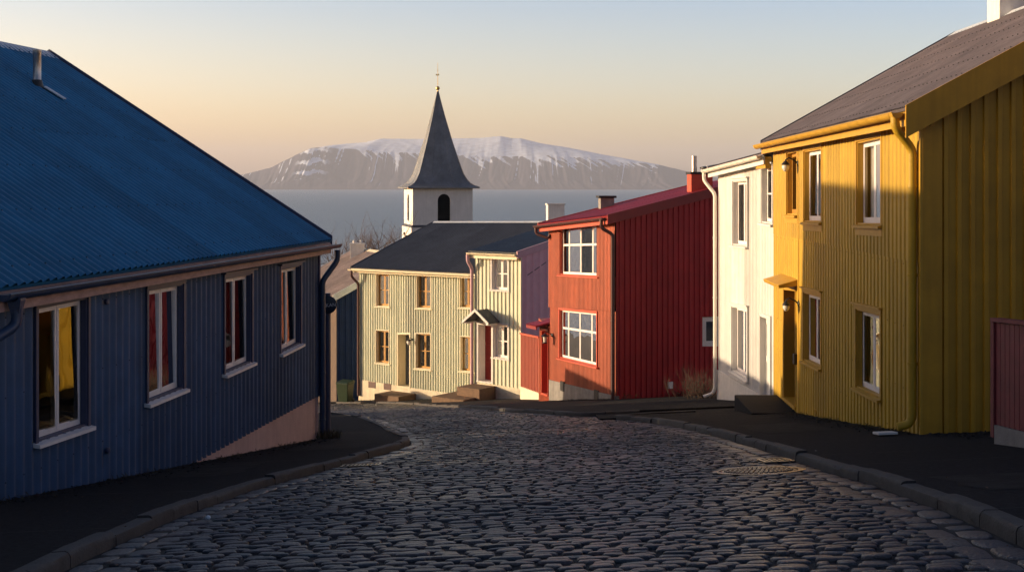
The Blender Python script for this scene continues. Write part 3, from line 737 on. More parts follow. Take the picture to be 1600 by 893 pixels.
class House:
    """walls, two roof slopes, gables and fascia of one gabled house; front line A-B faces the street"""
    def __init__(s, name, label, A, B, D, eave, over, ridge_w, ridge, mats, pitch=.1, amp=.012, prof=SINE, gprof=TRAP, gpitch=.15, gamp=.012, rp=.1, ra=.012, verge=(.2, .2),
                 roof_m=None, fasc_m=None, found_m=None, found=None, group=None, back=True, cat='house', wall_drop=.05, gable_m=(None, None), lap=None, skip_front=False, lapstep=.012):
        s.F = F = Fr(A, B); s.L = F.L; s.D = D
        c = F.inside(F.L / 2, (D or 2 * ridge_w) / 2)
        s.root = thing(name, (c.x, c.y, Hf(c.x, c.y)), label, cat, group)
        ea, eb = eave; ra_, rb_ = ridge; s.over = over; s.ridge_w = ridge_w
        lin = lambda a, b: (lambda u: a + (b - a) * u / F.L)
        s.eave_z = lin(ea, eb); s.ridge_z = lin(ra_, rb_)
        sl = lambda u: (s.ridge_z(u) - s.eave_z(u)) / (ridge_w + over)
        s.roof_z = lambda u, w_: s.ridge_z(u) - sl(u) * abs(w_ + ridge_w)
        s.wall_top = lambda u: s.roof_z(u, 0) - wall_drop
        s.base = lambda u: Hf(*(F.A + F.e * u)) - .25
        v0, v1 = verge; u0, u1 = -v0, F.L + v1
        s.u0, s.u1 = u0, u1; s.mats = mats
        bw = -2 * ridge_w - over if D is None else -D - over
        E = lambda u: F(u, s.roof_z(u, over), over); Rr = lambda u: F(u, s.roof_z(u, -ridge_w), -ridge_w); Bk = lambda u: F(u, s.roof_z(u, bw), bw)
        s.E, s.R, s.Bk = E, Rr, Bk
        rm = MB(); roof_sheet(rm, E(u0), E(u1), Rr(u1), Rr(u0), rp, ra, screws=7)
        s.roof = rm.build('roof', roof_m, s.root, smooth=50)
        s.nrm = (E(u1) - E(u0)).cross(Rr(u0) - E(u0)).normalized(); s.nrm = s.nrm if s.nrm.z > 0 else -s.nrm; s.p0 = E(0) + s.nrm * ra
        rb = MB(); roof_sheet(rb, Bk(u0), Bk(u1), Rr(u1), Rr(u0), rp * 2, ra); rb.build('roof', roof_m, s.root, smooth=50)
        s.found_m = found_m
        # end walls and back wall
        DD = bw + over if D is None else -D
        if D is None: DD = -2 * ridge_w
        for k, u in ((0, 0.0), (1, F.L)):
            P0 = F.A + F.e * u; P1 = P0 + F.n * DD
            G = Fr((P0.x, P0.y), (P1.x, P1.y)); out = -F.e if k == 0 else F.e
            G.n = out.copy()
            top = (lambda uu, u=u: s.roof_z(u, -uu) - wall_drop)
            bot = (lambda uu, G=G: Hf(*(G.A + G.e * uu)) - .3)
            hl = s.ghole(G, k) if hasattr(s, 'ghole') else ()
            setattr(s, 'G%d' % k, G)
            s.gtop = top
            s.__dict__['gspec%d' % k] = (G, bot, top, gable_m[k] or mats, gpitch, gamp, gprof)
        P0 = F.A + F.n * DD; P1 = F.B + F.n * DD; Bf = Fr((P0.x, P0.y), (P1.x, P1.y)); Bf.n = -F.n
        bwm = MB(); corr_wall(bwm, Bf, 0, F.L, lambda u: Hf(*(Bf.A + Bf.e * u)) - .3, lambda u: s.roof_z(u, DD) - wall_drop, .2, .01, TRAP)
        bwm.build('wall', mats, s.root)
        # fascia under the eave
        fm = MB(); s.fascia_h = .17
        a, b = E(u0), E(u1)
        dz = Vector((0, 0, -.055 - s.fascia_h)); sh = Vector((F.n.x, F.n.y, 0)) * -.03
        bar3(fm, a + dz + sh, b + dz + sh, .03, s.fascia_h)
        q = [F(u0, s.roof_z(u0, over) - .05, over - .02), F(u1, s.roof_z(u1, over) - .05, over - .02), F(u1, s.roof_z(u1, 0) - .05, -.01), F(u0, s.roof_z(u0, 0) - .05, -.01)]
        fm.face(q)
        s.fascia = fm.build('fascia', fasc_m or mats, s.root)
    def gable(s, k, holes=(), lap=None, w0=0):
        G, bot, top, m, p, a, pr = s.__dict__['gspec%d' % k]
        mb = MB(); rw = s.ridge_w
        for x0, x1 in ((0, rw), (rw, G.L)): corr_wall(mb, G, x0, x1, bot, top, p, a, pr, [h for h in holes if x0 <= h[0] < x1], lap, w0)
        return mb.build('wall', m, s.root, smooth=35)
    def front(s, holes=(), u0=0, u1=None, pitch=.1, amp=.012, prof=SINE, bot=None, lap=None, lapstep=.012, smooth=35, screws=None):
        mb = MB(); corr_wall(mb, s.F, u0, s.L if u1 is None else u1, bot or s.base, s.wall_top, pitch, amp, prof, holes, lap, 0, lapstep, screws)
        return mb.build('wall', s.mats, s.root, smooth=smooth)
    def barge(s, k, m, ht=.24, th=.03, drop=.0, name='verge_board'):
        mb = MB(); u = s.u0 if k == 0 else s.u1; o = (-1 if k == 0 else 1) * th / 2
        e3 = Vector((s.F.e.x, s.F.e.y, 0)) * o
        dz = Vector((0, 0, -ht + .05 - drop))
        for a, b in ((s.E(u), s.R(u)), (s.R(u), s.Bk(u))):
            a, b = a + e3 + dz, b + e3 + dz; t = Vector((0, 0, ht)); w_ = e3.normalized() * th / 2
            mb.hexa([a - w_, b - w_, b + w_, a + w_, a - w_ + t, b - w_ + t, b + w_ + t, a + w_ + t])
        return mb.build(name, m, s.root)
    def ridge_cap(s, m, wd=.16):
        mb = MB(); n3 = Vector((s.F.n.x, s.F.n.y, 0))
        for sg in (1, -1):
            q = []
            for u in (s.u0, s.u1):
                a = s.R(u) + Vector((0, 0, .045)); b = s.F(u, s.roof_z(u, -s.ridge_w + sg * wd) + .03, -s.ridge_w + sg * wd); q.append((a, b))
            mb.face([q[0][0], q[1][0], q[1][1], q[0][1]], True)
        return mb.build('ridge_cap', m, s.roof)

def corner_board(root, F, u, b, t, m, wd=.09, w1=.035):
    mb = MB(); mb.box(F, u - wd / 2, u + wd / 2, b, t, -.02, w1); return mb.build('corner_board', m, root)
def foundation(root, F, u0, u1, topf, botf, m, w_=.03, holes=()):
    mb = MB(); n = 10
    pts = [u0 + (u1 - u0) * i / n for i in range(n + 1)]
    for a, b in zip(pts, pts[1:]):
        mb.hexa([F(a, botf(a), -.1), F(b, botf(b), -.1), F(b, botf(b), w_), F(a, botf(a), w_), F(a, topf(a), -.1), F(b, topf(b), -.1), F(b, topf(b), w_), F(a, topf(a), w_)])
    return mb.build('foundation', m, root)
def line_px(F, p, q):
    (u0, v0), (u1, v1) = F.px(*p), F.px(*q)
    return lambda u: v0 + (v1 - v0) * (u - u0) / (u1 - u0)

# ------------------------------------------------------------------ the blue house on the left
def on_line(x0, d0, dirx, d):                     # point at depth d on the line that passes pixel column x0 at depth d0
    return ((x0 - CX) / FPX * d0 + dirx * (d - d0), d)
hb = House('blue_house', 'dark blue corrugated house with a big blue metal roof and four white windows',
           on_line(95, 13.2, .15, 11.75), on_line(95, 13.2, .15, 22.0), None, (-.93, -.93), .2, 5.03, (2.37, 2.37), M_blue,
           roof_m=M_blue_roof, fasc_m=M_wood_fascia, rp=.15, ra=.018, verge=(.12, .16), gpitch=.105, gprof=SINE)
F = hb.F; rt = hb.root
wins = [((56, 480), (134, 464), (134, 664), (56, 690)), ((229, 452), (284, 443), (284, 606), (229, 628)), ((349.5, 434), (391, 427), (391, 565), (349.5, 583)), ((437, 420), (467.5, 414), (467.5, 536), (437, 551))]
Q4 = [opening(F, *q) for q in wins]
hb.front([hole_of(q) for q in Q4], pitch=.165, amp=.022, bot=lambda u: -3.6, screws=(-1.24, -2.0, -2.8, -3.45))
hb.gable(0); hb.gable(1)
foundation(rt, F, 0, F.L, lambda u: -3.58, lambda u: -5.2, M_render, -.012)
G1 = hb.G1; foundation(rt, G1, 0, G1.L, lambda u: -3.58, lambda u: -5.6, M_render, .02)
for k, q in enumerate(Q4):
    window(rt, F, q, M_white_frame, (1, 1), (1,), .06, M_blue_trim, M_white_frame, sash=.04, mull=.05, cas_w=.05, ptilt=((.03, -.02), (-.03, -.012), (-.014, -.012), (-.03, -.012))[k])   # panes tilted to aim their reflections at the houses opposite
# head boards of weathered wood and the blue pipework
hb.barge(1, M_blue_trim, .16, .03, -.03); hb.barge(0, M_blue_roof, .22, .03, -.05)
hb.ridge_cap(M_lead, .2)
gz = -1.0
a, b = hb.E(.0 - .1), hb.E(F.L + .3)
gutter(rt, a + Vector((.075 * F.n.x, .075 * F.n.y, -.055)), b + Vector((.075 * F.n.x, .075 * F.n.y, -.075)), F.n, M_blue_pipe, .065)
downspout(rt, [F(F.L + .22, -1.10, .28), F(F.L + .22, -1.28, .28), F(F.L - .02, -1.62, .085), F(F.L - .02, -4.25, .085)], M_blue_pipe, .05, (-2.2, -3.2, -4.0))
downspout(rt, [F(.12, -1.03, .28), F(.12, -1.28, .28), F(-.35, -1.5, .09), F(-.35, -2.72, .09), F(-.30, -2.83, .16), F(-.22, -2.86, .3)], M_blue_pipe, .05, (-1.9,))
mb = MB(); mb.lathe(F(.12, -1.25, .275), [(.05, 0), (.05, .06), (.09, .2), (.09, .22)], 4); mb.build('hopper', M_blue_pipe, rt)
corner_board(rt, F, F.L - .0, -3.6, -1.15, M_blue_trim, .07)
# flue and its flashing on the roof slope
c = plane_px(58, 133, hb.p0, hb.nrm); mb = MB()
mb.lathe(c - Vector((0, 0, .15)), [(.068, 0), (.068, .2), (.062, .21), (.062, .62), (.068, .63), (.068, .70), (.055, .70), (.055, .6)], 20)
fl = mb.build('flue', M_steel, rt, smooth=40)
mb = MB(); mb.lathe(c - Vector((0, 0, .2)), [(.12, 0), (.11, .14), (.075, .28), (.07, .28)], 20); mb.build('flue_collar', M_black, fl, smooth=40)
p1, p2 = plane_px(70, 136, hb.p0 + hb.nrm * .03, hb.nrm), plane_px(101, 155, hb.p0 + hb.nrm * .03, hb.nrm)
mb = MB(); bar3(mb, p1, p2, .12, .015, hb.nrm); mb.build('flashing', M_lead, hb.roof)
for px, py in ((163, 471), (165, 703)):           # iron wall anchors
    u, v = F.px(px, py); mb = MB(); mb.lathe(F(u, v, .01), [(.03, 0), (.035, .03), (.02, .04)], 10, (F.n.x, F.n.y, 0)); mb.build('wall_anchor', M_blue_trim, rt)

# ------------------------------------------------------------------ the yellow house on the right
hy = House('yellow_house', 'mustard yellow corrugated house with white casement windows and a grey metal roof',
           (5.27, 25.7), (5.06, 15.8), 7.3, (.88, .96), .25, 3.65, (3.07, 3.07), M_yellow,
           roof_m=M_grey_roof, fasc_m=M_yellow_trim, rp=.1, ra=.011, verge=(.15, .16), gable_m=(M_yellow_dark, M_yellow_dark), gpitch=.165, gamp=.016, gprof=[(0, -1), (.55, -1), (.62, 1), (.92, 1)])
F = hy.F; rt = hy.root
YW = [((1341, 222), (1379, 213), (1379, 351), (1341, 350)), ((1258, 236), (1285.5, 231), (1285.5, 346.5), (1258, 346)), ((1231, 239), (1247, 235), (1247, 335.5), (1231, 335)),
      ((1340, 482), (1378.5, 491.5), (1377, 622), (1340, 604)), ((1257.5, 456), (1284.5, 463), (1284.5, 575), (1257.5, 562))]
Q5 = [opening(F, *q) for q in YW]
Dq = opening(F, (1226.5, 450), (1245, 452), (1245, 634), (1226.5, 619))
hy.front([hole_of(q) for q in Q5] + [hole_of(Dq)], pitch=.19, amp=.019, prof=[(0, 1), (.5, 1), (.66, -1), (.78, -1), (.94, 1)], lap=lambda u: -.95 + 0 * u, lapstep=.006, screws=(.6, -.15, -.88, -1.0, -1.8, -2.6, -3.2))
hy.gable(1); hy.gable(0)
lbl = {2: 'narrow window with brown frame'}
for k, q in enumerate(Q5):
    cur = {3: (M_curtain, ((.45, .62), (.70, .98)), .95), 4: (M_curtain, ((.55, .97),), .9), 0: (M_curtain, ((.03, .2),), 1.2)}.get(k)
    window(rt, F, q, M_white_frame if k != 2 else M_ochre, (1, 1) if k != 2 else (1,), (1,), .075, M_yellow_trim, M_yellow_trim, cas_w=.07, sash=.05, curtain=cur, label=lbl.get(k), apron=(k < 3), ptilt=(0, 0))
door(rt, F, Dq, M_door_brown, M_yellow_trim, .28, 3)
# sloping hood over the door
u0, v0 = F.px(1223, 447); u1, _ = F.px(1247.5, 447)
mb = MB(); za = F.px(1230, 449)[1] + .1
mb.hexa([F(u0 - .0, za + .02, 0), F(u1 + .05, za + .02, 0), F(u1 + .05, za - .03, .36), F(u0 - .0, za - .03, .36), F(u0 - .0, za + .14, 0), F(u1 + .05, za + .14, 0), F(u1 + .05, za + .03, .38), F(u0 - .0, za + .03, .38)])
mb.build('door_hood', M_yellow_trim, rt, bevel=.01)
hy.barge(1, M_yellow_dark, .40, .035, .02); hy.barge(0, M_slate_roof, .2, .03)
hy.ridge_cap(M_lead, .16)
a, b = hy.E(-.2), hy.E(F.L + .1); off = Vector((F.n.x * .075, F.n.y * .075, -.06))
gutter(rt, a + off, b + off, F.n, M_yellow_trim, .07, .52)
zt = hy.eave_z(F.L)
downspout(rt, [F(F.L + .0, zt - .07, .33), F(F.L + .0, zt - .24, .33), F(F.L - .10, zt - .50, .09), F(F.L - .10, -2.86, .09), F(F.L - .10, -2.95, .13), F(F.L - .12, -2.99, .27)], M_yellow, .055, (0, -1.1, -2.2))
corner_board(rt, F, F.L + .0, Hf(5.06, 15.8) - .2, hy.wall_top(F.L) - .02, M_yellow_trim, .06, .03)
u, v = F.px(1249.3, 300); corner_board(rt, F, u, Hf(*(F.A + F.e * u)) - .1, hy.wall_top(u) - .02, M_yellow_trim, .09, .03)
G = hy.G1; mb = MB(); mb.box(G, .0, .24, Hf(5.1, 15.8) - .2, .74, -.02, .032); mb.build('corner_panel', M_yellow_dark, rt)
k = (F.A + F.e * 2.2 - F.n * 3.4)
chimney(rt, None, None, F(F.px(1440, 200)[0] * 0 + 2.35, 2.98, -3.42), hy.nrm, .62, .55, 1.3, F, M_chim_white, M_concrete, 2, sink=.6)
u, v = F.px(1247, 560); mb = MB(); mb.box(F, u - .06, u + .06, v - .1, v + .09, .02, .09); mb.build('meter_box', M_black, rt, bevel=.01)
u, v = F.px(1277, 643); mb = MB(); mb.lathe(F(u, v, .01), [(.05, 0), (.05, .03), (.035, .03), (.035, .01)], 14, (F.n.x, F.n.y, 0)); mb.build('vent', M_yellow_trim, rt)

# ------------------------------------------------------------------ the white house
hw = House('white_house', 'white timber house with narrow windows and a low roof between yellow and red houses',
           (4.83, 30.0), (5.33, 25.95), 6.0, (.44, .68), .22, 3.4, (1.02, 1.26), M_white, roof_m=M_grey_roof, fasc_m=M_white, rp=.11, ra=.012, verge=(.15, -.1), gpitch=.12, gamp=.006)
F = hw.F; rt = hw.root
WW = [((1146, 283), (1168.5, 281.5), (1168.5, 384.5), (1146, 382)), ((1191, 262), (1208, 259.5), (1208, 350), (1191, 347)), ((1144.5, 478), (1168.5, 482.5), (1168.5, 594), (1144.5, 578.5))]
Q6 = [opening(F, *q) for q in WW]; Dw = opening(F, (1189, 492), (1204, 497), (1205, 632), (1189, 622))
fl_ = line_px(F, (1130, 583), (1186, 615))
hw.front([hole_of(q) for q in Q6] + [hole_of(Dw)], pitch=.10, amp=.005, prof=RIB, bot=lambda u: min(fl_(u), hw.base(u) + 1.6))
hw.gable(0); hw.gable(1)
foundation(rt, F, 0, F.L, lambda u: fl_(u) + .02, lambda u: hw.base(u) - .2, M_conc_white, .03)
for k, q in enumerate(Q6):
    window(rt, F, q, M_white_frame, (1, 1) if k != 1 else (1,), (1,) if k != 1 else (1.1, 1), .10, M_white, M_white, cas_w=.05, sash=.045, curtain=(M_curtain, ((.05, .3), (.75, .97)), 1.1) if k == 2 else None)
door(rt, F, Dw, M_white, M_white, .10, 2)
hw.barge(0, M_white, .16)
a, b = hw.E(-.2), hw.E(F.L - .1); off = Vector((F.n.x * .07, F.n.y * .07, -.06)); gutter(rt, a + off, b + off, F.n, M_white_pipe, .065, .45)
zt = hw.eave_z(0)
downspout(rt, [F(-.18, zt - .08, .29), F(-.18, zt - .30, .29), F(.05, zt - .62, .09), F(.05, -4.72, .09), F(.05, -4.84, .14), F(-.02, -4.92, .34)], M_white_pipe, .042, (-1.2, -2.6, -4))
ub, vb = F.px(1200, 255); mb = MB(); mb.box(F, F.L - .75, F.L - .12, hw.wall_top(F.L) - .30, hw.wall_top(F.L) - .06, .03, .16); mb.build('cornice', M_yellow_trim, hy.root)

# ------------------------------------------------------------------ the red house
hr = House('red_house', 'red two storey house with large white multi pane windows and a dark red gable wall',
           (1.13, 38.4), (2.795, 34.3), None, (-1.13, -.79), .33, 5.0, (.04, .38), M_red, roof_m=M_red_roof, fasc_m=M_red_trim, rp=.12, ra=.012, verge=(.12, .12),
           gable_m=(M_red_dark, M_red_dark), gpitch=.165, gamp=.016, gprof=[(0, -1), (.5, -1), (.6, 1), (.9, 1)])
F = hr.F; rt = hr.root
RW = [((876, 354.5), (934.5, 350.5), (934.5, 431.5), (876, 428.5)), ((875, 483), (933, 488.5), (933, 572), (875, 558))]
Q7 = [opening(F, *q) for q in RW]
fl_ = line_px(F, (860, 594), (957, 618)); lp_ = line_px(F, (859, 479.5), (962, 486))
hr.front([hole_of(q) for q in Q7], pitch=.085, amp=.006, prof=RIB, bot=lambda u: fl_(u), lap=lp_, lapstep=.045)
foundation(rt, F, 0, F.L, lambda u: fl_(u) + .02, lambda u: hr.base(u) - .3, M_concrete, .025)
for px0, py0 in ((880, 603), (933, 617)):
    u, v = F.px(px0, py0); mb = MB(); mb.box(F, u - .13, u + .13, v - .14, v + .14, .0, .04); mb.build('cellar_hatch', M_black, rt)
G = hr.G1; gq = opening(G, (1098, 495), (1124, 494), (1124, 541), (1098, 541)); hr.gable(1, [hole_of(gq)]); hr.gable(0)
window(rt, G, gq, M_white_frame, (1,), (1,), .05, None, None, frame_w=.09, curtain=(M_curtain, ((.02, .98),), .7), label='small square window with a thick white frame')
for q, cur in zip(Q7, (None, (M_curtain, ((.04, .27), (.52, .97)), 1.2))):
    window(rt, F, q, M_white_frame, (.55, 1, 1, .55), (1.65, 1), .07, M_red_trim, M_red_trim, sash=.035, mull=.05, rail=.06, cas_w=.05, head=False, sill_ext=.12, curtain=cur)
hr.barge(1, M_red_roof, .26, .03, .02); hr.barge(0, M_red_trim, .18)
hr.ridge_cap(M_red_roof)
a, b = hr.E(-.2), hr.E(F.L + .05); off = Vector((F.n.x * .07, F.n.y * .07, -.055)); gutter(rt, a + off, b + off, F.n, M_dark_brown, .06, .6)
zt = hr.eave_z(F.L)
downspout(rt, [F(F.L - .1, zt - .07, .40), F(F.L - .1, zt - .32, .40), F(F.L - .04, zt - .5, .09), F(F.L - .04, -5.75, .09)], M_dark_brown, .05, (-2.2, -3.6, -4.8))
zt = hr.eave_z(0)
downspout(rt, [F(-.12, zt - .07, .40), F(-.12, zt - .28, .40), F(.16, zt - .42, .1), F(.16, zt - .30, .06)], M_dark_brown, .045)
chimney(rt, 1080, 300, hr.p0, hr.nrm, .62, .5, .5, Fr((hr.F.A.x, hr.F.A.y), (hr.F.A.x + .95, hr.F.A.y + .1)), M_chim_red, M_black, 0, .03, label='red painted chimney with a steel pipe')
c = plane_px(1080, 300, hr.p0, hr.nrm); mb = MB(); mb.lathe(c + Vector((.1, .1, .5)), [(.075, 0), (.075, .52), (.06, .52)], 16); mb.build('flue', M_steel, rt, smooth=40)
mb = MB(); mb.lathe(c + Vector((.42, .1, .55)), [(.1, 0), (.1, .1), (.16, .11), (.16, .15), (.02, .18)], 14); mb.build('chimney_pot', M_black, rt, smooth=30)
chimney(rt, None, None, F(.30, hr.roof_z(.3, -1.55), -1.55), hr.nrm, .42, .42, .34, Fr((hr.F.A.x, hr.F.A.y), (hr.F.A.x + .95, hr.F.A.y + .1)), M_concrete, M_black, 0, .06, label='short plastered chimney with a black cap')
u, v = G.px(1046.5, 601); mb = MB(); mb.box(G, u - .07, u + .07, v - .09, v + .09, .0, .06); mb.build('vent', M_white_frame, rt)
# red entrance porch against the far side of the red house
PA = Fr((.87, 41.0), (1.13, 38.45)); PB = Fr((1.13, 38.45), (1.4, 38.5))
dq = [PA.px(847.5, 515), PA.px(857.5, 516), PA.px(857.5, 616), PA.px(847.5, 613)]
mb = MB(); corr_wall(mb, PA, 0, PA.L, lambda u: Hf(1, 42) - 1.0, lambda u: -4.30, .12, .006, RIB, [hole_of(dq)]); mb.box(PA, 0, PA.L, -4.29, -4.22, -2.2, .02)
mb.build('porch_wall', M_red, rt); door(rt, PA, dq, M_door_red, M_red_trim, .25, 3)
mb = MB(); roof_sheet(mb, PA(-.1, -4.42, .42), PA(PA.L - .05, -4.20, .42), PA(PA.L - .05, -4.02, -.35), PA(-.1, -4.24, -.35), .12, .012)
bar3(mb, PA(-.1, -4.53, .39), PA(PA.L - .05, -4.31, .39), .03, .08); mb.build('porch_roof', M_red_roof, rt, smooth=40)

# ------------------------------------------------------------------ the cream house at the bend
hc = House('cream_house', 'cream corrugated house with ochre windows, a projecting red door bay and dark grey roof',
           (-7.11, 59.5), (.77, 53.65), 9.0, (-3.76, -3.72), .3, 5.7, (-1.79, -1.62), M_cream, roof_m=M_slate_roof, fasc_m=M_cream_trim, rp=.16, ra=.014, verge=(.25, .0), gable_m=(M_cream, M_mauve), gpitch=.4, gamp=.003)
F = hc.F; rt = hc.root
CW = [((588.4, 428), (608, 428.5), (608, 478.8), (588.4, 478)), ((651.5, 429), (673, 429.6), (673, 481.8), (651.5, 480.8)), ((719, 430), (739, 431), (739, 481), (719, 480)),
      ((588, 515.3), (608, 516.3), (608, 568.6), (588, 566)), ((650, 520.5), (673, 521), (673, 577), (650, 575)), ((720, 525), (740, 526), (740, 580.5), (720, 579))]
Q8 = [opening(F, *q) for q in CW]; Dc = opening(F, (622, 521), (640.5, 521), (640.5, 604), (622, 602))
f1 = line_px(F, (563, 593.5), (643, 606.5)); f2 = line_px(F, (643, 606.5), (705, 615)); fl_ = lambda u: f1(u) if u < F.px(643, 600)[0] else f2(u)
ub = F.px(739.5, 500)[0]
hc.front([hole_of(q) for q in Q8] + [hole_of(Dc)], 0, ub + .6, .145, .024, [(0, -1), (.3, -1), (.5, 1), (.8, 1)], bot=lambda u: max(fl_(u), hc.base(u)))
foundation(rt, F, 0, ub + .5, lambda u: fl_(u) + .03, lambda u: hc.base(u) - .4, M_plaster, .03)
for px0, py0 in ((582, 601), (606, 604)):
    u, v = F.px(px0, py0); mb = MB(); mb.box(F, u - .22, u + .22, v - .13, v + .15, .0, .045); mb.build('cellar_window', M_dark_brown, rt)
for k, q in enumerate(Q8):
    window(rt, F, q, M_ochre, (1, 1), (1, 1), .14, M_cream_trim, M_cream_trim, sash=.045, mull=.05, rail=.035, frame_w=.045, cas_w=.03, head=False, sill_ext=.1, curtain=(M_curtain, ((.06, .2), (.8, .95)), .8) if k in (1, 4) else None)
door(rt, F, Dc, M_door_grey, M_cream_trim, .5, 3)
hc.gable(0); hc.ridge_cap(M_lead, .18); hc.barge(0, M_slate_roof, .2)
a, b = hc.E(-.3), hc.E(ub + .1); off = Vector((F.n.x * .08, F.n.y * .08, -.08)); gutter(rt, a + off, b + off, F.n, M_cream_trim, .08, .8)
zt = hc.eave_z(0)
downspout(rt, [F(-.1, zt - .12, .40), F(-.1, zt - .40, .40), F(.05, zt - .75, .1), F(.05, -9.7, .1)], M_dark_brown, .06, (-5.5, -7.5))
u = F.px(785, 345)[0]
chimney(rt, None, None, F(6.9, -1.82, -5.45), hc.nrm, .78, .7, .95, Fr((0, 60), (1, 60.1)), M_chim_white, M_chim_white, 0, .04, sink=1.0)
# the bay: same house, set forward
BF = Fr(tuple(F.A + F.e * 7.40 + F.n * .7), tuple(F.A + F.e * 9.815 + F.n * .7)); L = BF.L
BW = [((769, 402.8), (793.5, 402), (793.5, 454), (769, 452.4)), ((771, 506.5), (793.5, 507.5), (793.5, 561), (771, 557.5))]
QB = [opening(BF, *q) for q in BW]; Db = opening(BF, (747.5, 505), (768.5, 507.5), (768.5, 597), (747.5, 594))
bb = lambda u: BF.px(743, 597)[1] + (BF.px(813, 607.5)[1] - BF.px(743, 597)[1]) * u / L
bt = lambda u: -2.86
mb = MB(); corr_wall(mb, BF, 0, L, bb, bt, .205, .02, [(0, -1), (.38, -1), (.5, 1), (.88, 1)], [hole_of(q) for q in QB] + [hole_of(Db)]); mb.build('bay_wall', M_cream, rt, smooth=35)
E0, E1 = BF(-.15, -2.74, .25), BF(L + .0, -2.74, .25); R0, R1 = BF(-.15, -1.70, -6.35), BF(L + .0, -1.70, -6.35)
mb = MB(); roof_sheet(mb, E0, E1, R1, R0, .16, .014); mb.build('bay_roof', mat('blue_grey_roof', (.06, .078, .09), .5, .3, 1.5, streak=.3), rt, smooth=50)
SR = Fr(tuple(BF.A + BF.e * L), tuple(BF.A + BF.e * L - BF.n * 9.5)); SR.n = BF.e.copy()
SL = Fr(tuple(BF.A), tuple(BF.A - BF.n * .72)); SL.n = -BF.e
rz = lambda u: -2.84 + (u) * .158 if u < 6.35 else -1.84 - (u - 6.35) * .3
mb = MB(); 
for x0, x1 in ((0, 6.35), (6.35, 9.5)): corr_wall(mb, SR, x0, x1, lambda u: -9.6, lambda u: rz(u), .5, .004, RIB)
mb.build('bay_side_wall', M_mauve, rt, smooth=35)
mb = MB(); corr_wall(mb, SL, 0, .72, lambda u: -9.6, lambda u: -2.82, .205, .01, TRAP); mb.build('bay_side_wall', M_cream, rt)
mb = MB(); o3 = Vector((BF.e.x, BF.e.y, 0)) * .03
for a, b in ((E1, R1),): bar3(mb, a + o3 + Vector((0, 0, -.24)), b + o3 + Vector((0, 0, -.24)), .06, .30)
mb.build('verge_board', M_mauve_trim, rt)
mb = MB(); bar3(mb, E0 + Vector((0, 0, -.30)), E1 + Vector((0, 0, -.30)), .04, .22); mb.face([BF(-.15, -2.82, .24), BF(L, -2.82, .24), BF(L, -2.82, 0), BF(-.15, -2.82, 0)]); mb.build('fascia', M_cream_trim, rt)
off = Vector((BF.n.x * .085, BF.n.y * .085, -.08)); gutter(rt, E0 + off, E1 + off, BF.n, M_cream_trim, .08, .8)
downspout(rt, [BF(-.1, -2.9, .36), BF(-.1, -3.15, .36), BF(-.08, -3.5, .1), BF(-.08, bb(0) - .2, .1)], M_mauve_trim, .075, (-4.5, -6.5))
mb = MB(); mb.box(BF, L - .05, L + .05, bb(L), -2.9, -.03, .045); mb.build('corner_board', M_cream_trim, rt)
for k, q in enumerate(QB): window(rt, BF, q, M_white_frame, (1, 1), (1, 1), .16, M_white, M_white, sash=.05, mull=.05, rail=.05, frame_w=.05, cas_w=.07, head=False, sill_ext=.1)
door(rt, BF, Db, M_door_red, M_white, .45, 3, .08, label='red panelled door in a deep white frame')
foundation(rt, BF, 0, L, lambda u: bb(u) + .03, lambda u: -9.6, M_plaster, .03)
foundation(rt, SR, 0, 4, lambda u: bb(L) + .0, lambda u: -9.6, M_plaster, .03)
# little gabled hood over the bay door
cu = (BF.px(740, 500)[0] + BF.px(791, 500)[0]) / 2 - .12; cz = BF.px(765, 503)[1]; hw_ = .66; pr = .8
mb = MB()
for sg in (-1, 1):
    roof_sheet(mb, BF(cu + sg * hw_, cz + .04, 0), BF(cu + sg * hw_, cz + .04, pr), BF(cu, cz + .55, pr), BF(cu, cz + .55, 0), .12, .01)
hd = mb.build('door_hood', M_slate_roof, rt, smooth=40)
mb = MB()
for sg in (-1, 1):
    a, b = BF(cu + sg * (hw_ + .04), cz - .04, pr + .02), BF(cu, cz + .50, pr + .02)
    mb.hexa([a, b, b + Vector((BF.n.x, BF.n.y, 0)) * .05, a + Vector((BF.n.x, BF.n.y, 0)) * .05, a + Vector((0, 0, .12)), b + Vector((0, 0, .12)), b + Vector((BF.n.x * .05, BF.n.y * .05, .12)), a + Vector((BF.n.x * .05, BF.n.y * .05, .12))])
    mb.box(BF, cu + sg * (hw_ - .1) - .03, cu + sg * (hw_ - .1) + .03, cz - .04, cz + .03, 0, pr)
mb.build('hood_frame', M_white, hd)

# ------------------------------------------------------------------ the navy house behind the cream one
sA = Vector((-8.5, 62.0)); fd = Vector((-.4, .917))
hs = House('navy_house', 'dark navy house with weathered wooden front and grey roof behind the cream house',
           tuple(sA + fd * 8), tuple(sA), None, (-5.28, -5.28), .25, 3.45, (-3.40, -3.40), M_shed_wood, roof_m=mat('weathered_roof_sheet', (.21, .17, .165), .6, .3, 1.3, streak=.4), fasc_m=M_cream_trim, rp=.18, ra=.014, verge=(.2, .2),
           gable_m=(M_navy, M_navy), gpitch=.3, gamp=.02)
F = hs.F; rt = hs.root
q = opening(F, (508, 500), (514, 500), (514, 514), (508, 514))
hs.front([hole_of(q)], pitch=.18, amp=.01, prof=RIB); hs.gable(0); hs.gable(1); hs.barge(1, M_lead, .34, .04, .0); hs.barge(0, M_lead, .2)
window(rt, F, q, M_white_frame, (1,), (1,), .08, M_white, M_white, cas_w=.06)
hs.ridge_cap(M_cream_trim, .2)
chimney(rt, 547, 404, hs.p0, hs.nrm, .75, .6, .75, Fr((0, 60), (1, 60.05)), M_chim_white, M_chim_white, 2, .03, sink=1.0)

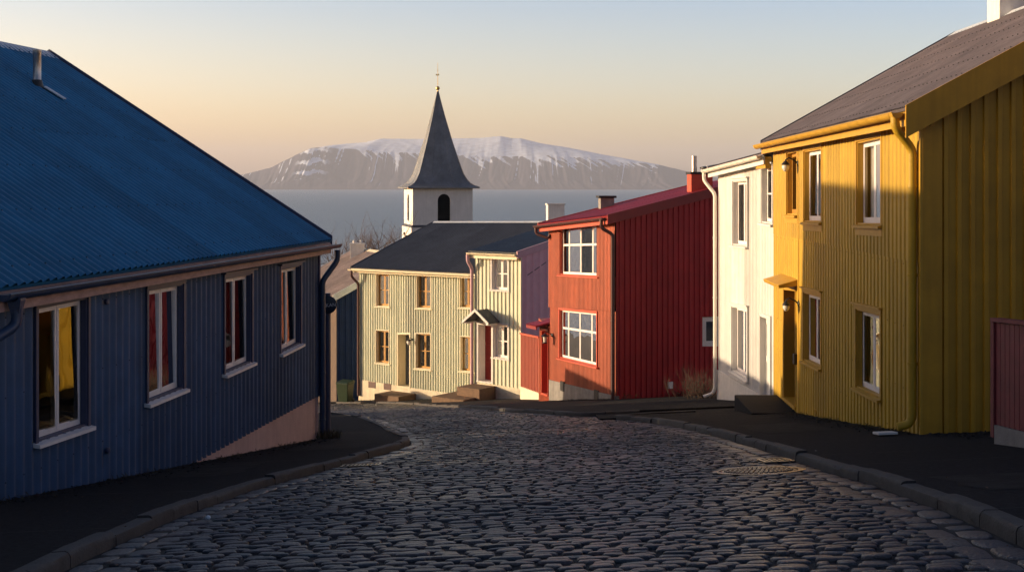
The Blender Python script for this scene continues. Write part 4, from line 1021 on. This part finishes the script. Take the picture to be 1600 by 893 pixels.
# ------------------------------------------------------------------ unseen houses behind and uphill of the blue one, added for their shadows
def plain_house(name, label, A, B, D, eave, ridge_w, ridge, m, rm, verge=(.2, .2)):
    h = House(name, label, A, B, D, (eave, eave), .25, ridge_w, (ridge, ridge), m, roof_m=rm, rp=.2, fasc_m=M_white, verge=verge)
    F = h.F; qs = []
    for i in range(2):
        u = F.L * (i + .5) / 2; z = eave - 1.75; qs.append([(u - .45, z + 1.2), (u + .45, z + 1.2), (u + .45, z), (u - .45, z)])
    h.front([hole_of(q) for q in qs], pitch=.12); h.gable(0); h.gable(1); [h.barge(k, M_white, .2) for k in (0, 1) if verge[k] > 0]; h.ridge_cap(rm)
    for q in qs: window(h.root, F, q, M_white_frame, (1, 1), (1,), .08, m, M_white_frame)
    return h
G2 = 'unseen houses added behind the blue house for their shadows'
plain_house('unseen_grey_house', 'unseen grey corrugated house added behind the blue house to shade the street', (-5.9, 30.2), (-5.9, 25.2), None, -3.4, 2.6, -1.75, M_slate_roof, M_grey_roof)
plain_house('unseen_brown_house', 'unseen tall narrow brown house added behind the blue house to shade the yellow door', (-6.1, 24.95), (-6.05, 23.7), None, -1.3, 1.9, -.28, M_dark_brown, M_grey_roof, (.0, .0))
plain_house('unseen_green_house', 'unseen low green corrugated cottage added behind the blue house to shade the red house foot', (-6.9, 37.4), (-6.8, 31.2), None, -4.9, 2.2, -3.5, M_bin, M_grey_roof)
plain_house('unseen_uphill_house', 'unseen grey roofed white house added uphill from the blue house to shade the near road', (-4.98, 11.73), (-4.5, -9.0), None, .2, 4.6, 3.3, M_white, M_grey_roof, (-.05, .2))

# ------------------------------------------------------------------ church
def church():
    al = R(13); e = Vector((math.cos(al), math.sin(al))); P0 = Vector((-8.37, 108.0)); Wd = 5.15
    F = Fr(tuple(P0), tuple(P0 + e * Wd)); n = F.n; ctr = P0 + e * Wd / 2 - n * Wd / 2
    gz = Hf(ctr.x, ctr.y)
    rt = thing('church', (ctr.x, ctr.y, gz), 'white church tower with arched louvres and a tall grey spire above the cream house roof', 'church')
    Lf = Fr(tuple(P0), tuple(P0 - n * Wd)); Lf.n = -e
    Rf = Fr(tuple(P0 + e * Wd), tuple(P0 + e * Wd - n * Wd)); Rf.n = e.copy()
    Bf = Fr(tuple(P0 - n * Wd), tuple(P0 + e * Wd - n * Wd)); Bf.n = -n
    zt = -.15; zl = -3.35
    def arch(c, hw_, z0, z1):
        pts = [(c - hw_, z0), (c + hw_, z0)]; zc = z1 - hw_
        pts += [(c + hw_ * math.cos(math.pi * k / 12), zc + hw_ * math.sin(math.pi * k / 12)) for k in range(13)]
        return pts
    u0, u1 = F.px(684, 330)[0], F.px(703.5, 330)[0]; z0, z1 = F.px(694, 345)[1], F.px(694, 303)[1]
    c, hw2 = (u0 + u1) / 2, (u1 - u0) / 2
    def face_wall(mb, G, L_):                     # wall with an arched opening
        prev = None; us = sorted(set([0, L_, c - hw2, c + hw2] + [c - hw2 * math.cos(math.pi * k / 12) for k in range(13)]))
        top = lambda u: z1 - hw2 + math.sqrt(max(0, hw2 ** 2 - (u - c) ** 2))
        for a, b in zip(us, us[1:]):
            m = (a + b) / 2
            if abs(m - c) < hw2:
                mb.face([G(a, zl, 0), G(b, zl, 0), G(b, z0, 0), G(a, z0, 0)], True); mb.face([G(a, top(a), 0), G(b, top(b), 0), G(b, zt, 0), G(a, zt, 0)], True)
                mb.face([G(a, top(a), 0), G(b, top(b), 0), G(b, top(b), -.3), G(a, top(a), -.3)]); mb.face([G(a, z0, 0), G(b, z0, 0), G(b, z0, -.3), G(a, z0, -.3)])
            else: mb.face([G(a, zl, 0), G(b, zl, 0), G(b, zt, 0), G(a, zt, 0)], True)
        for u in (c - hw2, c + hw2): mb.face([G(u, z0, 0), G(u, z0, -.3), G(u, z1 - hw2, -.3), G(u, z1 - hw2, 0)])
    mb = MB()
    for G in (F, Lf, Rf, Bf): face_wall(mb, G, Wd)
    mb.build('wall', M_church, rt, recalc=False)
    lower = MB(); x = .16
    lower.box(F, -x, Wd + x, gz - .5, zl - .12, -Wd - x, x); lower.build('tower_base', M_church, rt, bevel=.03)
    lg = MB(); lg.hexa([F(-x - .04, zl - .118, x + .04), F(Wd + x + .04, zl - .118, x + .04), F(Wd + x + .04, zl - .118, -Wd - x - .04), F(-x - .04, zl - .118, -Wd - x - .04),
                         F(-.01, zl + .08, .01), F(Wd + .01, zl + .08, .01), F(Wd + .01, zl + .08, -Wd - .01), F(-.01, zl + .08, -Wd - .01)])
    lg.build('ledge', M_slate_roof, rt)
    for G in (F, Lf, Rf, Bf):
        mb = MB(); mb.prism(G, arch(c, hw2, z0, z1), -.32, -.30); k = z0 + .08
        while k < z1 - .1:
            hh = hw2 - .02 if k < z1 - hw2 else math.sqrt(max(.0004, hw2 ** 2 - (k - z1 + hw2) ** 2)) - .02
            if hh > .05: mb.hexa([G(c - hh, k, -.06), G(c + hh, k, -.06), G(c + hh, k + .10, -.24), G(c - hh, k + .10, -.24), G(c - hh, k + .025, -.06), G(c + hh, k + .025, -.06), G(c + hh, k + .125, -.24), G(c - hh, k + .125, -.24)])
            k += .135
        mb.build('louvre', M_black, rt)
        sm = MB(); sm.box(G, c - hw2 - .08, c + hw2 + .08, z0 - .10, z0 - .003, -.05, .08); sm.build('sill', M_church, rt)
    # flared spire, square at the eaves and eight sided above
    C3 = Vector((ctr.x, ctr.y, 0)); e3 = Vector((e.x, e.y, 0)); n3 = Vector((n.x, n.y, 0))
    prof = [(-.18, 3.08, 1), (-.08, 3.08, 1), (.08, 2.72, .97), (.28, 2.44, .94), (.6, 2.22, .9), (1.1, 1.98, .85), (2.5, 1.56, .8), (4.1, 1.10, .75), (6.2, .54, .7), (7.6, .19, .7), (8.25, .05, .7)]
    mb = MB(); rings = []
    for z, r, sq in prof:
        ring = []
        for k in range(16):
            a = 2 * math.pi * k / 16
            # regular octagon (flat sides to the faces) blended with the square
            def poly(a, m): 
                s = 2 * math.pi / m; d = ((a + s / 2) % s) - s / 2; return 1 / math.cos(d)
            ro, rs = poly(a, 8), poly(a, 4); rr = r * (ro * (1 - sq) + rs * sq)
            ring.append(mb.vert(C3 + e3 * (math.cos(a) * rr) + n3 * (math.sin(a) * rr) + Vector((0, 0, z))))
        rings.append(ring)
    for a, b in zip(rings, rings[1:]):
        for k in range(16): mb.f.append([a[k], a[(k + 1) % 16], b[(k + 1) % 16], b[k]])
    mb.f.append(rings[0][::-1]); mb.f.append(rings[-1])
    sp = mb.build('spire', M_spire, rt, smooth=18); spv = list(mb.v)
    mb = MB()
    for k in range(16):                            # standing seams on the hips and between the sheets
        mb.tube([Vector(spv[i]) for i in [r_[k] for r_ in rings[1:]]], .03 if k % 4 == 2 else .014, 5)
    mb.build('hip_seam', M_spire, sp, smooth=True)
    mb = MB(); mb.lathe(C3 + Vector((0, 0, 8.2)), [(.06, 0), (.07, .05), (.05, .10), (.07, .14), (.15, .20), (.18, .30), (.15, .40), (.06, .46), (.025, .50)], 18)
    fin = mb.build('finial', M_gold, sp, smooth='all')
    mb = MB(); mb.tube([C3 + Vector((0, 0, 8.75)), C3 + Vector((0, 0, 10.7))], [.026, .014], 8)
    c = C3 + Vector((0, 0, 9.62)); P = lambda u, v, w_: c + e3 * u + Vector((0, 0, v)) + n3 * w_
    mb.prism(P, [(-.12, -.02), (.08, -.02), (.14, .08), (.06, .14), (.03, .07), (-.06, .06), (-.15, .14), (-.18, .03)], -.012, .012)
    mb.box(P, -.09, .09, .42, .45, -.012, .012); mb.build('weathervane', M_gold, fin)
    mb = MB(); u, v = Lf.px(628, 366); mb.tube([Lf(1.0, -4.2, .16), Lf(1.0, -4.2, .5), Lf(1.0, -4.05, .6)], .05, 6); mb.tube([Lf(1.0, -4.05, .56), Lf(1.0, -3.9, .6)], .09, 8); mb.build('bracket', M_black, rt)
    a = Lf(1.0, -4.05, .6); b = Vector((-17.5, 92, -5.4)); pts = []
    for k in range(17):
        t = k / 16; p = a.lerp(b, t); p.z -= 1.1 * 4 * t * (1 - t); pts.append(p)
    mb = MB(); mb.tube(pts, .022, 5); tag(mb.build('overhead_wire', M_wire, None, smooth='all'), 'thin black wire sagging from the church tower to the bare tree', 'wire')
church()

# ------------------------------------------------------------------ bare tree, dry bush, weeds
def twigs(mb, p, d, ln, r, depth, rr, spread=.5, up=.25):
    p = Vector(p); d = Vector(d).normalized(); pts = [p]; q = p.copy()
    for k in range(4):
        d = (d + Vector((rr.gauss(0, .13), rr.gauss(0, .13), rr.gauss(.03, .1)))).normalized(); q = q + d * ln / 4; pts.append(q.copy())
    mb.tube(pts, [r, r * .9, r * .8, r * .7, r * .55], 5 if depth > 1 else 3, cap=False)
    if depth <= 0: return
    for k in range(rr.randint(3, 5)):
        i = rr.randint(1, 4); s = Vector((rr.gauss(0, 1), rr.gauss(0, 1), rr.gauss(0, .5))); s = (d + s * spread + Vector((0, 0, up))).normalized()
        twigs(mb, pts[i], s, ln * rr.uniform(.55, .8), r * rr.uniform(.42, .6), depth - 1, rr, spread, up)
def bare_tree():
    x, y = -9.4, 84.0; gz = Hf(x, y); rt = thing('bare_tree', (x, y, gz), 'leafless tree with fine reddish twigs rising behind the white chimney', 'tree')
    rr = random.Random(11); t = MB(); t.tube([(x, y, gz - .2), (x + .05, y, gz + 2), (x, y + .1, gz + 5)], [.30, .24, .19], 10); t.build('trunk', M_bark, rt, smooth='all')
    c = MB()
    for k in range(15):
        a = k * 2.4; s = rr.uniform(.25, .62)
        twigs(c, (x, y + .1, gz + rr.uniform(3.6, 5.0)), (math.cos(a) * s, math.sin(a) * s, 1), rr.uniform(2.4, 3.3), .09, 4, rr, .55, .3)
    c.build('crown', M_bark, rt, smooth='all')
bare_tree()
def dry_bush(x, y, h, n, label, seed):
    gz = Hf(x, y) + SW - .03; rr = random.Random(seed); mb = MB()
    for k in range(n):
        a = rr.uniform(0, 6.3); s = rr.uniform(.1, .9)
        twigs(mb, (x + math.cos(a) * .25 * rr.random() * 2, y + math.sin(a) * .2, gz), (math.cos(a) * s, math.sin(a) * s, 1), h * rr.uniform(.35, .7), .008, 2, rr, .5, .2)
    tag(mb.build('dry_bush', M_twig, None, smooth='all'), label, 'bush')
dry_bush(4.7, 31.3, .62, 44, 'dry leafless bush growing at the white downpipe by the dark red gable', 4)
dry_bush(4.45, 32.6, .75, 12, 'thin straggly dead stalks standing against the dark red gable', 8)
def tuft(name, x, y, rad, n, h, label, seed):
    rr = random.Random(seed); mb = MB()
    for k in range(n):
        a = rr.uniform(0, 6.3); d = rad * rr.random() ** .6; px, py = x + math.cos(a) * d, y + math.sin(a) * d; z = Hf(px, py) + SW - .02
        l = rr.uniform(.4, 1) * h; b = rr.uniform(0, 6.3); w_ = .006; t = Vector((math.cos(b), math.sin(b), 0)) * l * rr.uniform(.2, .9)
        s = Vector((-math.sin(b), math.cos(b), 0)) * w_; p = Vector((px, py, z)); m = p + t * .4 + Vector((0, 0, l * .7)); e = p + t + Vector((0, 0, l * .9))
        i = [mb.vert(v) for v in (p - s, p + s, m + s * .7, m - s * .7, e)]; mb.f += [[i[0], i[1], i[2], i[3]], [i[3], i[2], i[4]]]
    o = mb.build(name, M_weed, None, recalc=False)
    return tag(o, label, 'grass tuft')
tuft('grass_tuft', -3.15, 21.9, .22, 160, .22, 'withered grass tuft at the foot of the blue downpipe', 1)
def weeds_along(name, F, u0, u1, n, h, out, seed, sw=SW):
    rr = random.Random(seed); mb = MB()
    for k in range(n):
        u = u0 + (u1 - u0) * rr.random(); 
        if math.sin(u * 2.3 + seed) + rr.gauss(0, .5) < -.1: continue
        wv = out * abs(rr.gauss(.15, .35)); p = F(u, 0, .03 + wv); p.z = Hf(p.x, p.y) + sw - .02
        l = h * rr.uniform(.3, 1); b = rr.uniform(0, 6.3); t = Vector((math.cos(b), math.sin(b), 0)) * l * .7; s = Vector((-math.sin(b), math.cos(b), 0)) * .006
        i = [mb.vert(v) for v in (p - s, p + s, p + t * .6 + Vector((0, 0, l * .6)), p + t + Vector((0, 0, l * .75)))]; mb.f += [[i[0], i[1], i[2]], [i[2], i[1], i[3]]]
    return tag(mb.build(name, M_weed, None, recalc=False), kind='stuff')
def grit_along(F, u0, u1, n, out, seed):
    rr = random.Random(seed); mb = MB()
    for k in range(n):
        p = F(u0 + (u1 - u0) * rr.random(), 0, .02 + abs(rr.gauss(0, out))); p.z = Hf(p.x, p.y) + SW - .012; r = rr.uniform(.006, .024)
        q = [p + Vector((rr.uniform(-1, 1) * r * 1.3, rr.uniform(-1, 1) * r * 1.3, rr.uniform(-.2, 1) * r)) for _ in range(5)]
        i = [mb.vert(v) for v in q]; mb.f += [[i[0], i[1], i[2]], [i[0], i[2], i[3]], [i[1], i[3], i[4]], [i[2], i[4], i[0]]]
    return tag(mb.build('gravel', M_earth, None, recalc=False), kind='stuff')
for W_, L0 in ((hb.F, 1), (hy.F, 2), (hr.F, 3), (hc.F, 4)):
    o = weeds_along('weeds', W_, 0, W_.L, 420, .09, .35, L0); o['label'] = 'withered weeds along the wall foot'; o['category'] = 'weeds'
    o = grit_along(W_, 0, W_.L, 900, .22, L0); o['label'] = 'dark grit and small stones along the wall foot'; o['category'] = 'gravel'
o = weeds_along('weeds', hr.G1, 0, 4, 300, .22, .6, 9); o['label'] = 'tall dead weeds under the dark red gable'; o['category'] = 'weeds'
o = grit_along(hy.G1, 0, 5, 2200, .7, 12); o['label'] = 'dark gravel in the yard beside the yellow gable'; o['category'] = 'gravel'

# ------------------------------------------------------------------ fences
def fence_right():
    F = Fr((5.20, 13.7), (5.42, 4.5)); r0 = F.A; gz = Hf(r0.x, r0.y) + SW
    rt = thing('board_fence', (r0.x, r0.y, gz), 'dark red upright board fence on a concrete base beside the yellow gable', 'fence')
    top = lambda u: -1.45 + u * .06; mid = lambda u: -2.54 + u * .085
    mb = MB(); u = 0.0
    while u < F.L:
        mb.box(F, u + .005, u + .115, mid(u), top(u), 0, .022); u += .12
    mb.build('boards', mat('maroon_boards', (0.15, 0.022, 0.03), .6, .25, 4, .1, 30), rt, bevel=.003)
    mb = MB(); mb.hexa([F(-.06, top(0), -.06), F(F.L, top(F.L), -.06), F(F.L, top(F.L), .06), F(-.06, top(0), .06), F(-.06, top(0) + .04, -.06), F(F.L, top(F.L) + .04, -.06), F(F.L, top(F.L) + .04, .06), F(-.06, top(0) + .04, .06)])
    mb.build('rail', mat('maroon_boards', (0.15, 0.022, 0.03), .6, .25, 4, .1, 30), rt)
    mb = MB(); mb.box(F, -.09, -.005, mid(0) - .15, top(0) - .005, -.05, .045); mb.build('post', mat('maroon_boards', (0.15, 0.022, 0.03), .6, .25, 4, .1, 30), rt)
    mb = MB(); n = 12
    for k in range(n):
        a, b = F.L * k / n, F.L * (k + 1) / n; zb = lambda u: Hf(*(F.A + F.e * u)) - .3
        mb.hexa([F(a, zb(a), -.12), F(b, zb(b), -.12), F(b, zb(b), .04), F(a, zb(a), .04), F(a, mid(a) - .01, -.12), F(b, mid(b) - .01, -.12), F(b, mid(b) - .01, .04), F(a, mid(a) - .01, .04)])
    mb.build('foundation', M_concrete, rt)
fence_right()
def fence_red():
    F = Fr((.36, 51.4), (1.0, 46.0)); rt = thing('metal_fence', (.36, 51.4, Hf(.36, 51.4)), 'red corrugated fence on a pale plinth between red porch and cream house', 'fence')
    t = line_px(F, (812.7, 521.5), (842, 527.7)); b = line_px(F, (812.7, 603), (842, 613.5))
    mb = MB(); corr_wall(mb, F, 0, F.L, b, t, .42, .04, [(0, -1), (.4, -1), (.5, 1), (.9, 1)]); mb.build('sheeting', mat('faded_red_sheet', (.25, .05, .03), .55, .15, 2.5, streak=.3), rt, smooth=35)
    mb = MB(); mb.hexa([F(0, t(0), -.05), F(F.L, t(F.L), -.05), F(F.L, t(F.L), .06), F(0, t(0), .06), F(0, t(0) + .06, -.05), F(F.L, t(F.L) + .06, -.05), F(F.L, t(F.L) + .06, .06), F(0, t(0) + .06, .06)]); mb.build('rail', M_red_trim, rt)
    foundation(rt, F, 0, F.L, lambda u: b(u) + .02, lambda u: -10, M_plaster, .03)
    # closing wing from the fence to the porch
    K = Fr((1.0, 46.0), (.87, 41.0)); mb = MB(); corr_wall(mb, K, 0, K.L, lambda u: -8.5, lambda u: t(F.L), .22, .015, TRAP); mb.build('sheeting', M_red, rt)
fence_red()

# ------------------------------------------------------------------ steps, bin, sign, covers, lamps, small things
def block(name, label, cat, P, boxes, m, bev=.012, group=None):
    rt = None; mb = MB()
    for bx in boxes: mb.box(P, *bx)
    c = Vector(mb.v[0]); o = mb.build(name, m, None, bevel=bev); return tag(o, label, cat, group)
F = hy.F; u0, u1 = F.px(1226, 600)[0] - .75, F.px(1245, 600)[0] + .15; z = F.px(1228, 624)[1]
block('door_step', 'black stone doorstep block in front of the yellow house door', 'step', F, [(u0, u1, z - 1.4, z - .05, -.02, .85)], M_stepdark, .015)
F = hc.F; u = F.px(622, 604)[0]; z = F.px(622, 606.5)[1]
block('door_step', 'low brown doorstep under the cream house grey door', 'step', F, [(u - .35, u + 1.1, z - .7, z - .12, .04, 1.2)], M_stepbrown)
z = BF.px(750, 598)[1]
block('door_steps', 'two brown concrete steps in front of the red bay door', 'step', BF, [(-.05, 1.15, z - .8, z - .04, .04, 1.15), (-.75, .95, z - .9, z - .40, .04, 1.95)], M_stepbrown)

def wheelie_bin():
    x, y = -7.45, 57.2; gz = Hf(x, y) + SW; rt = thing('wheelie_bin', (x, y, gz), 'green wheeled bin standing against the navy house corner', 'bin')
    a = R(25); e = Vector((math.cos(a), -math.sin(a), 0)); n = Vector((-math.sin(a), -math.cos(a), 0))
    P = lambda u, v, w_: Vector((x, y, gz)) + e * u + n * w_ + Vector((0, 0, v))
    mb = MB(); mb.hexa([P(-.24, .06, -.22), P(.24, .06, -.22), P(.24, .06, .2), P(-.24, .06, .2), P(-.30, .88, -.28), P(.30, .88, -.28), P(.30, .88, .30), P(-.30, .88, .30)])
    mb.box(P, -.32, .32, .84, .89, -.3, .32); b = mb.build('body', M_bin, rt, bevel=.02)
    mb = MB(); mb.hexa([P(-.33, .895, -.32), P(.33, .895, -.32), P(.33, .895, .34), P(-.33, .895, .34), P(-.30, .99, -.30), P(.30, .99, -.30), P(.30, .94, .30), P(-.30, .94, .30)]); mb.build('lid', M_bin, rt, bevel=.015)
    for s in (-1, 1):
        mb = MB(); mb.tube([P(s * .22, .09, -.26), P(s * .27, .09, -.26)], .09, 16); mb.build('wheel', M_black, rt, smooth=40)
    mb = MB(); mb.tube([P(-.2, .93, -.38), P(.2, .93, -.38)], .02, 8); mb.build('handle', M_bin, rt)
wheelie_bin()

def sign():
    x, y = -3.455, 24.0; gz = Hf(x, y) + SW; rt = thing('round_sign', (x, y, gz), 'round navy sign with white letters on a dark post beyond the blue downpipe', 'sign')
    mb = MB(); mb.tube([(x, y, gz - .1), (x, y, -2.0)], .055, 14); mb.build('post', M_blue_trim, rt, smooth=40)
    n = Vector((.1, -1, 0)).normalized(); e = Vector((1, .1, 0)).normalized(); c = Vector((x + .0, y, -2.21)) + n * .07
    mb = MB(); mb.lathe(c, [(.162, 0), (.172, .004), (.172, .02), (.162, .024)], 40, n); d = mb.build('sign_disc', M_sign, rt, smooth=40)
    cv = bpy.data.curves.new('lettering', 'FONT'); cv.body = 'VILKAN'; cv.align_x = 'CENTER'; cv.align_y = 'CENTER'; cv.size = .088; cv.extrude = .002; cv.space_character = 1.05
    tmp = bpy.data.objects.new('lettering_curve', cv); col.objects.link(tmp)
    me = bpy.data.meshes.new_from_object(tmp.evaluated_get(bpy.context.evaluated_depsgraph_get())); bpy.data.objects.remove(tmp)
    me.materials.clear(); me.materials.append(M_paint_white); t = bpy.data.objects.new('lettering', me); col.objects.link(t)
    t.parent = d; p = c + n * .027 - Vector(rt.location) + Vector((0, 0, -.012)); t.location = p
    t.rotation_euler = (R(90), R(-4), math.atan2(e.y, e.x))
sign()

def manhole():
    x, y = 2.42, 12.55; N3 = Vector((0.045 * -1, .148, 1)).normalized()
    sl = (Hf(x, y + .4) - Hf(x, y - .4)) / .8; N3 = Vector((-.045, -sl, 1)).normalized(); c = Vector((x, y, Hf(x, y) - .045))
    rt = thing('manhole_cover', c, 'round ribbed cast iron manhole cover set in the cobbles near the right kerb', 'manhole cover')
    mb = MB(); mb.lathe(c, [(.45, 0), (.45, .048), (.385, .048), (.385, .02)], 48, N3); mb.build('rim', M_cast, rt, smooth=30)
    mb = MB(); mb.lathe(c, [(.375, 0), (.375, .042), (.36, .046), (.02, .047)], 48, N3)
    a = N3.orthogonal().normalized(); b = N3.cross(a)
    for rg in range(1, 8):
        r0 = rg * .046; k = max(6, int(rg * 6))
        for j in range(k):
            t = 2 * math.pi * (j + .5 * (rg % 2)) / k; p = c + N3 * .045 + a * math.cos(t) * r0 + b * math.sin(t) * r0
            ra = (a * math.cos(t) + b * math.sin(t)) * .014; ta = (b * math.cos(t) - a * math.sin(t)) * .018
            mb.hexa([p - ra - ta, p + ra - ta, p + ra + ta, p - ra + ta] + [q + N3 * .012 for q in (p - ra * .8 - ta * .8, p + ra * .8 - ta * .8, p + ra * .8 + ta * .8, p - ra * .8 + ta * .8)])
    mb.build('lid', M_cast, rt)
manhole()
def drain(x, y, wx, wy, label):
    z = lambda px, py: Hf(px, py)
    mb = MB(); P = lambda u, v, w_: Vector((x + u, y + w_, z(x + u, y + w_) + v))
    mb.box(P, -wx, wx, -.04, .016, -wy, -wy + .03); mb.box(P, -wx, wx, -.04, .016, wy - .03, wy); mb.box(P, -wx, -wx + .03, -.04, .016, -wy + .03, wy - .03); mb.box(P, wx - .03, wx, -.04, .016, -wy + .03, wy - .03)
    k = -wx + .06
    while k < wx - .05: mb.box(P, k, k + .022, -.04, .013, -wy + .03, wy - .03); k += .05
    tag(mb.build('drain_grate', M_cast, None), label, 'drain grate')
drain(-1.86, 15.8, .24, .2, 'slotted iron drain grate in the gutter by the left kerb corner')
drain(2.80, 13.6, .16, .24, 'slotted iron drain grate in the gutter by the right kerb')
def bits():
    rr = random.Random(5); k = 0
    p = gpx(325, 808, .03); mb = MB(); mb.lathe(p, [(.004, -.02), (.018, -.01), (.022, 0), (.018, .012), (.004, .02)], 14); tag(mb.build('litter', M_litter, None, smooth='all'), 'pale blue crumpled bit of litter on the cobbles by the left kerb', 'litter', kind='thing')
    p = gpx(1275, 709, .035); mb = MB(); mb.lathe(p, [(.004, -.04), (.036, -.02), (.042, 0), (.03, .03), (.004, .04)], 14); tag(mb.build('litter', M_litter, None, smooth='all'), 'pale round bit of litter by the right kerb drain', 'litter', kind='thing')
    pts = [(388, 800), (400, 806), (195, 822), (240, 765), (105, 798), (130, 775), (1418, 790), (1376, 788), (1305, 729), (1332, 738), (890, 750), (585, 735), (420, 775), (205, 790), (1480, 745), (1540, 760), (1130, 790), (950, 810), (700, 770), (1020, 745), (1250, 800), (480, 850), (165, 690), (455, 742), (505, 745)]
    mb = MB()
    for x, y in pts:
        off = .02 if 345 < x < 1370 and y > 730 else SW; q = gpx(x, y, off + .012); r = rr.uniform(.006, .013)
        v = [q + Vector((rr.uniform(-1.5, 1.5) * r, rr.uniform(-1.5, 1.5) * r, rr.uniform(-.6, 1) * r)) for _ in range(5)]
        i = [mb.vert(a) for a in v]; mb.f += [[i[0], i[1], i[2]], [i[0], i[2], i[3]], [i[1], i[3], i[4]], [i[2], i[4], i[0]]]
    for _ in range(240):                           # dead leaves and crumbs swept to the kerbs
        y = rr.uniform(6, 26); side = rr.random() < .5; K = KL if side else KR
        x = kx(K, min(y, 24)) + (1 if side else -1) * abs(rr.gauss(.03, .3)); q = Vector((x, y, Hf(x, y) + .022)); r = rr.uniform(.006, .018)
        a = rr.uniform(0, 6.3); e = Vector((math.cos(a), math.sin(a), rr.uniform(-.3, .3))) * r * 1.6; f = Vector((-math.sin(a), math.cos(a), rr.uniform(-.3, .3))) * r
        mb.f.append([mb.vert(q - e), mb.vert(q - f), mb.vert(q + e), mb.vert(q + f)])
    o = mb.build('dead_leaves', mat('dry_leaf', (.10, .06, .035), .8, .5, 20), None, recalc=False); tag(o, 'dead leaves and crumbs swept along the kerbs', 'leaves', kind='stuff')
    c = hy.F(hy.L - .12, 0, .42); g = Hf(c.x, c.y) + SW
    P = lambda u, v, w_: Vector((c.x + u * .2 + w_ * .05, c.y + w_, Hf(c.x + u * .2, c.y + w_) + SW + v))
    mb = MB(); mb.box(P, -.6, .6, .004, .035, -.16, .16); tag(mb.build('splash_tray', M_white, None, bevel=.006), 'white tray on the pavement under the yellow downpipe', 'tray')
bits()

GL = 'wall lamps beside the doors'
def wall_lamp(F, px, py, label, globe=True, r=.058):
    u, v = F.px(px, py); c = F(u, v, .0); rt = thing('wall_lamp', c, label, 'wall lamp', GL)
    n3 = Vector((F.n.x, F.n.y, 0))
    mb = MB(); mb.lathe(F(u, v, .01), [(.055, 0), (.055, .02), (.03, .035)], 14, n3); mb.tube([F(u, v, .03), F(u, v + .06, .10), F(u, v + .10, .19), F(u, v + .06, .25), F(u, v + .0, .25)], .014, 8); mb.build('bracket', M_black, rt, smooth=40)
    mb = MB(); mb.lathe(F(u, v - .03, .25), [(r * 1.25, 0), (r * 1.1, .02), (r * .5, .06), (.02, .07)], 18); mb.build('lamp_cap', M_black, rt, smooth=40)
    if globe:
        mb = MB(); mb.lathe(F(u, v - .03, .25), [(r * .9, -.005), (r * 1.05, -r * .5), (r * .95, -r * 1.1), (r * .55, -r * 1.7), (.005, -r * 1.9)], 18); mb.build('lamp_globe', M_globe, rt, smooth='all')
    else:
        mb = MB(); 
        for k in range(4):
            a = k * math.pi / 2 + .78; d = Vector((math.cos(a), math.sin(a), 0)); mb.tube([F(u, v - .03, .25) + d * r, F(u, v - .2, .25) + d * r * .7], .008, 5)
        mb.lathe(F(u, v - .23, .25), [(r * .8, 0), (r * .8, .03)], 12); mb.build('lamp_cage', M_black, rt)
        mb = MB(); mb.lathe(F(u, v - .2, .25), [(r * .45, 0), (r * .6, .17)], 10); mb.build('lamp_globe', M_globe, rt, smooth=True)
wall_lamp(hy.F, 1250, 474, 'black bracket lamp with a white globe beside the yellow house door')
wall_lamp(hy.F, 1249, 255, 'sunlit globe lamp high on the yellow wall between the upper windows', r=.064)
wall_lamp(hc.F, 645, 530, 'black lamp beside the grey door of the cream house', r=.11)
wall_lamp(hr.F, 863.5, 523, 'black caged lantern on the red house beside its porch', False, .1)
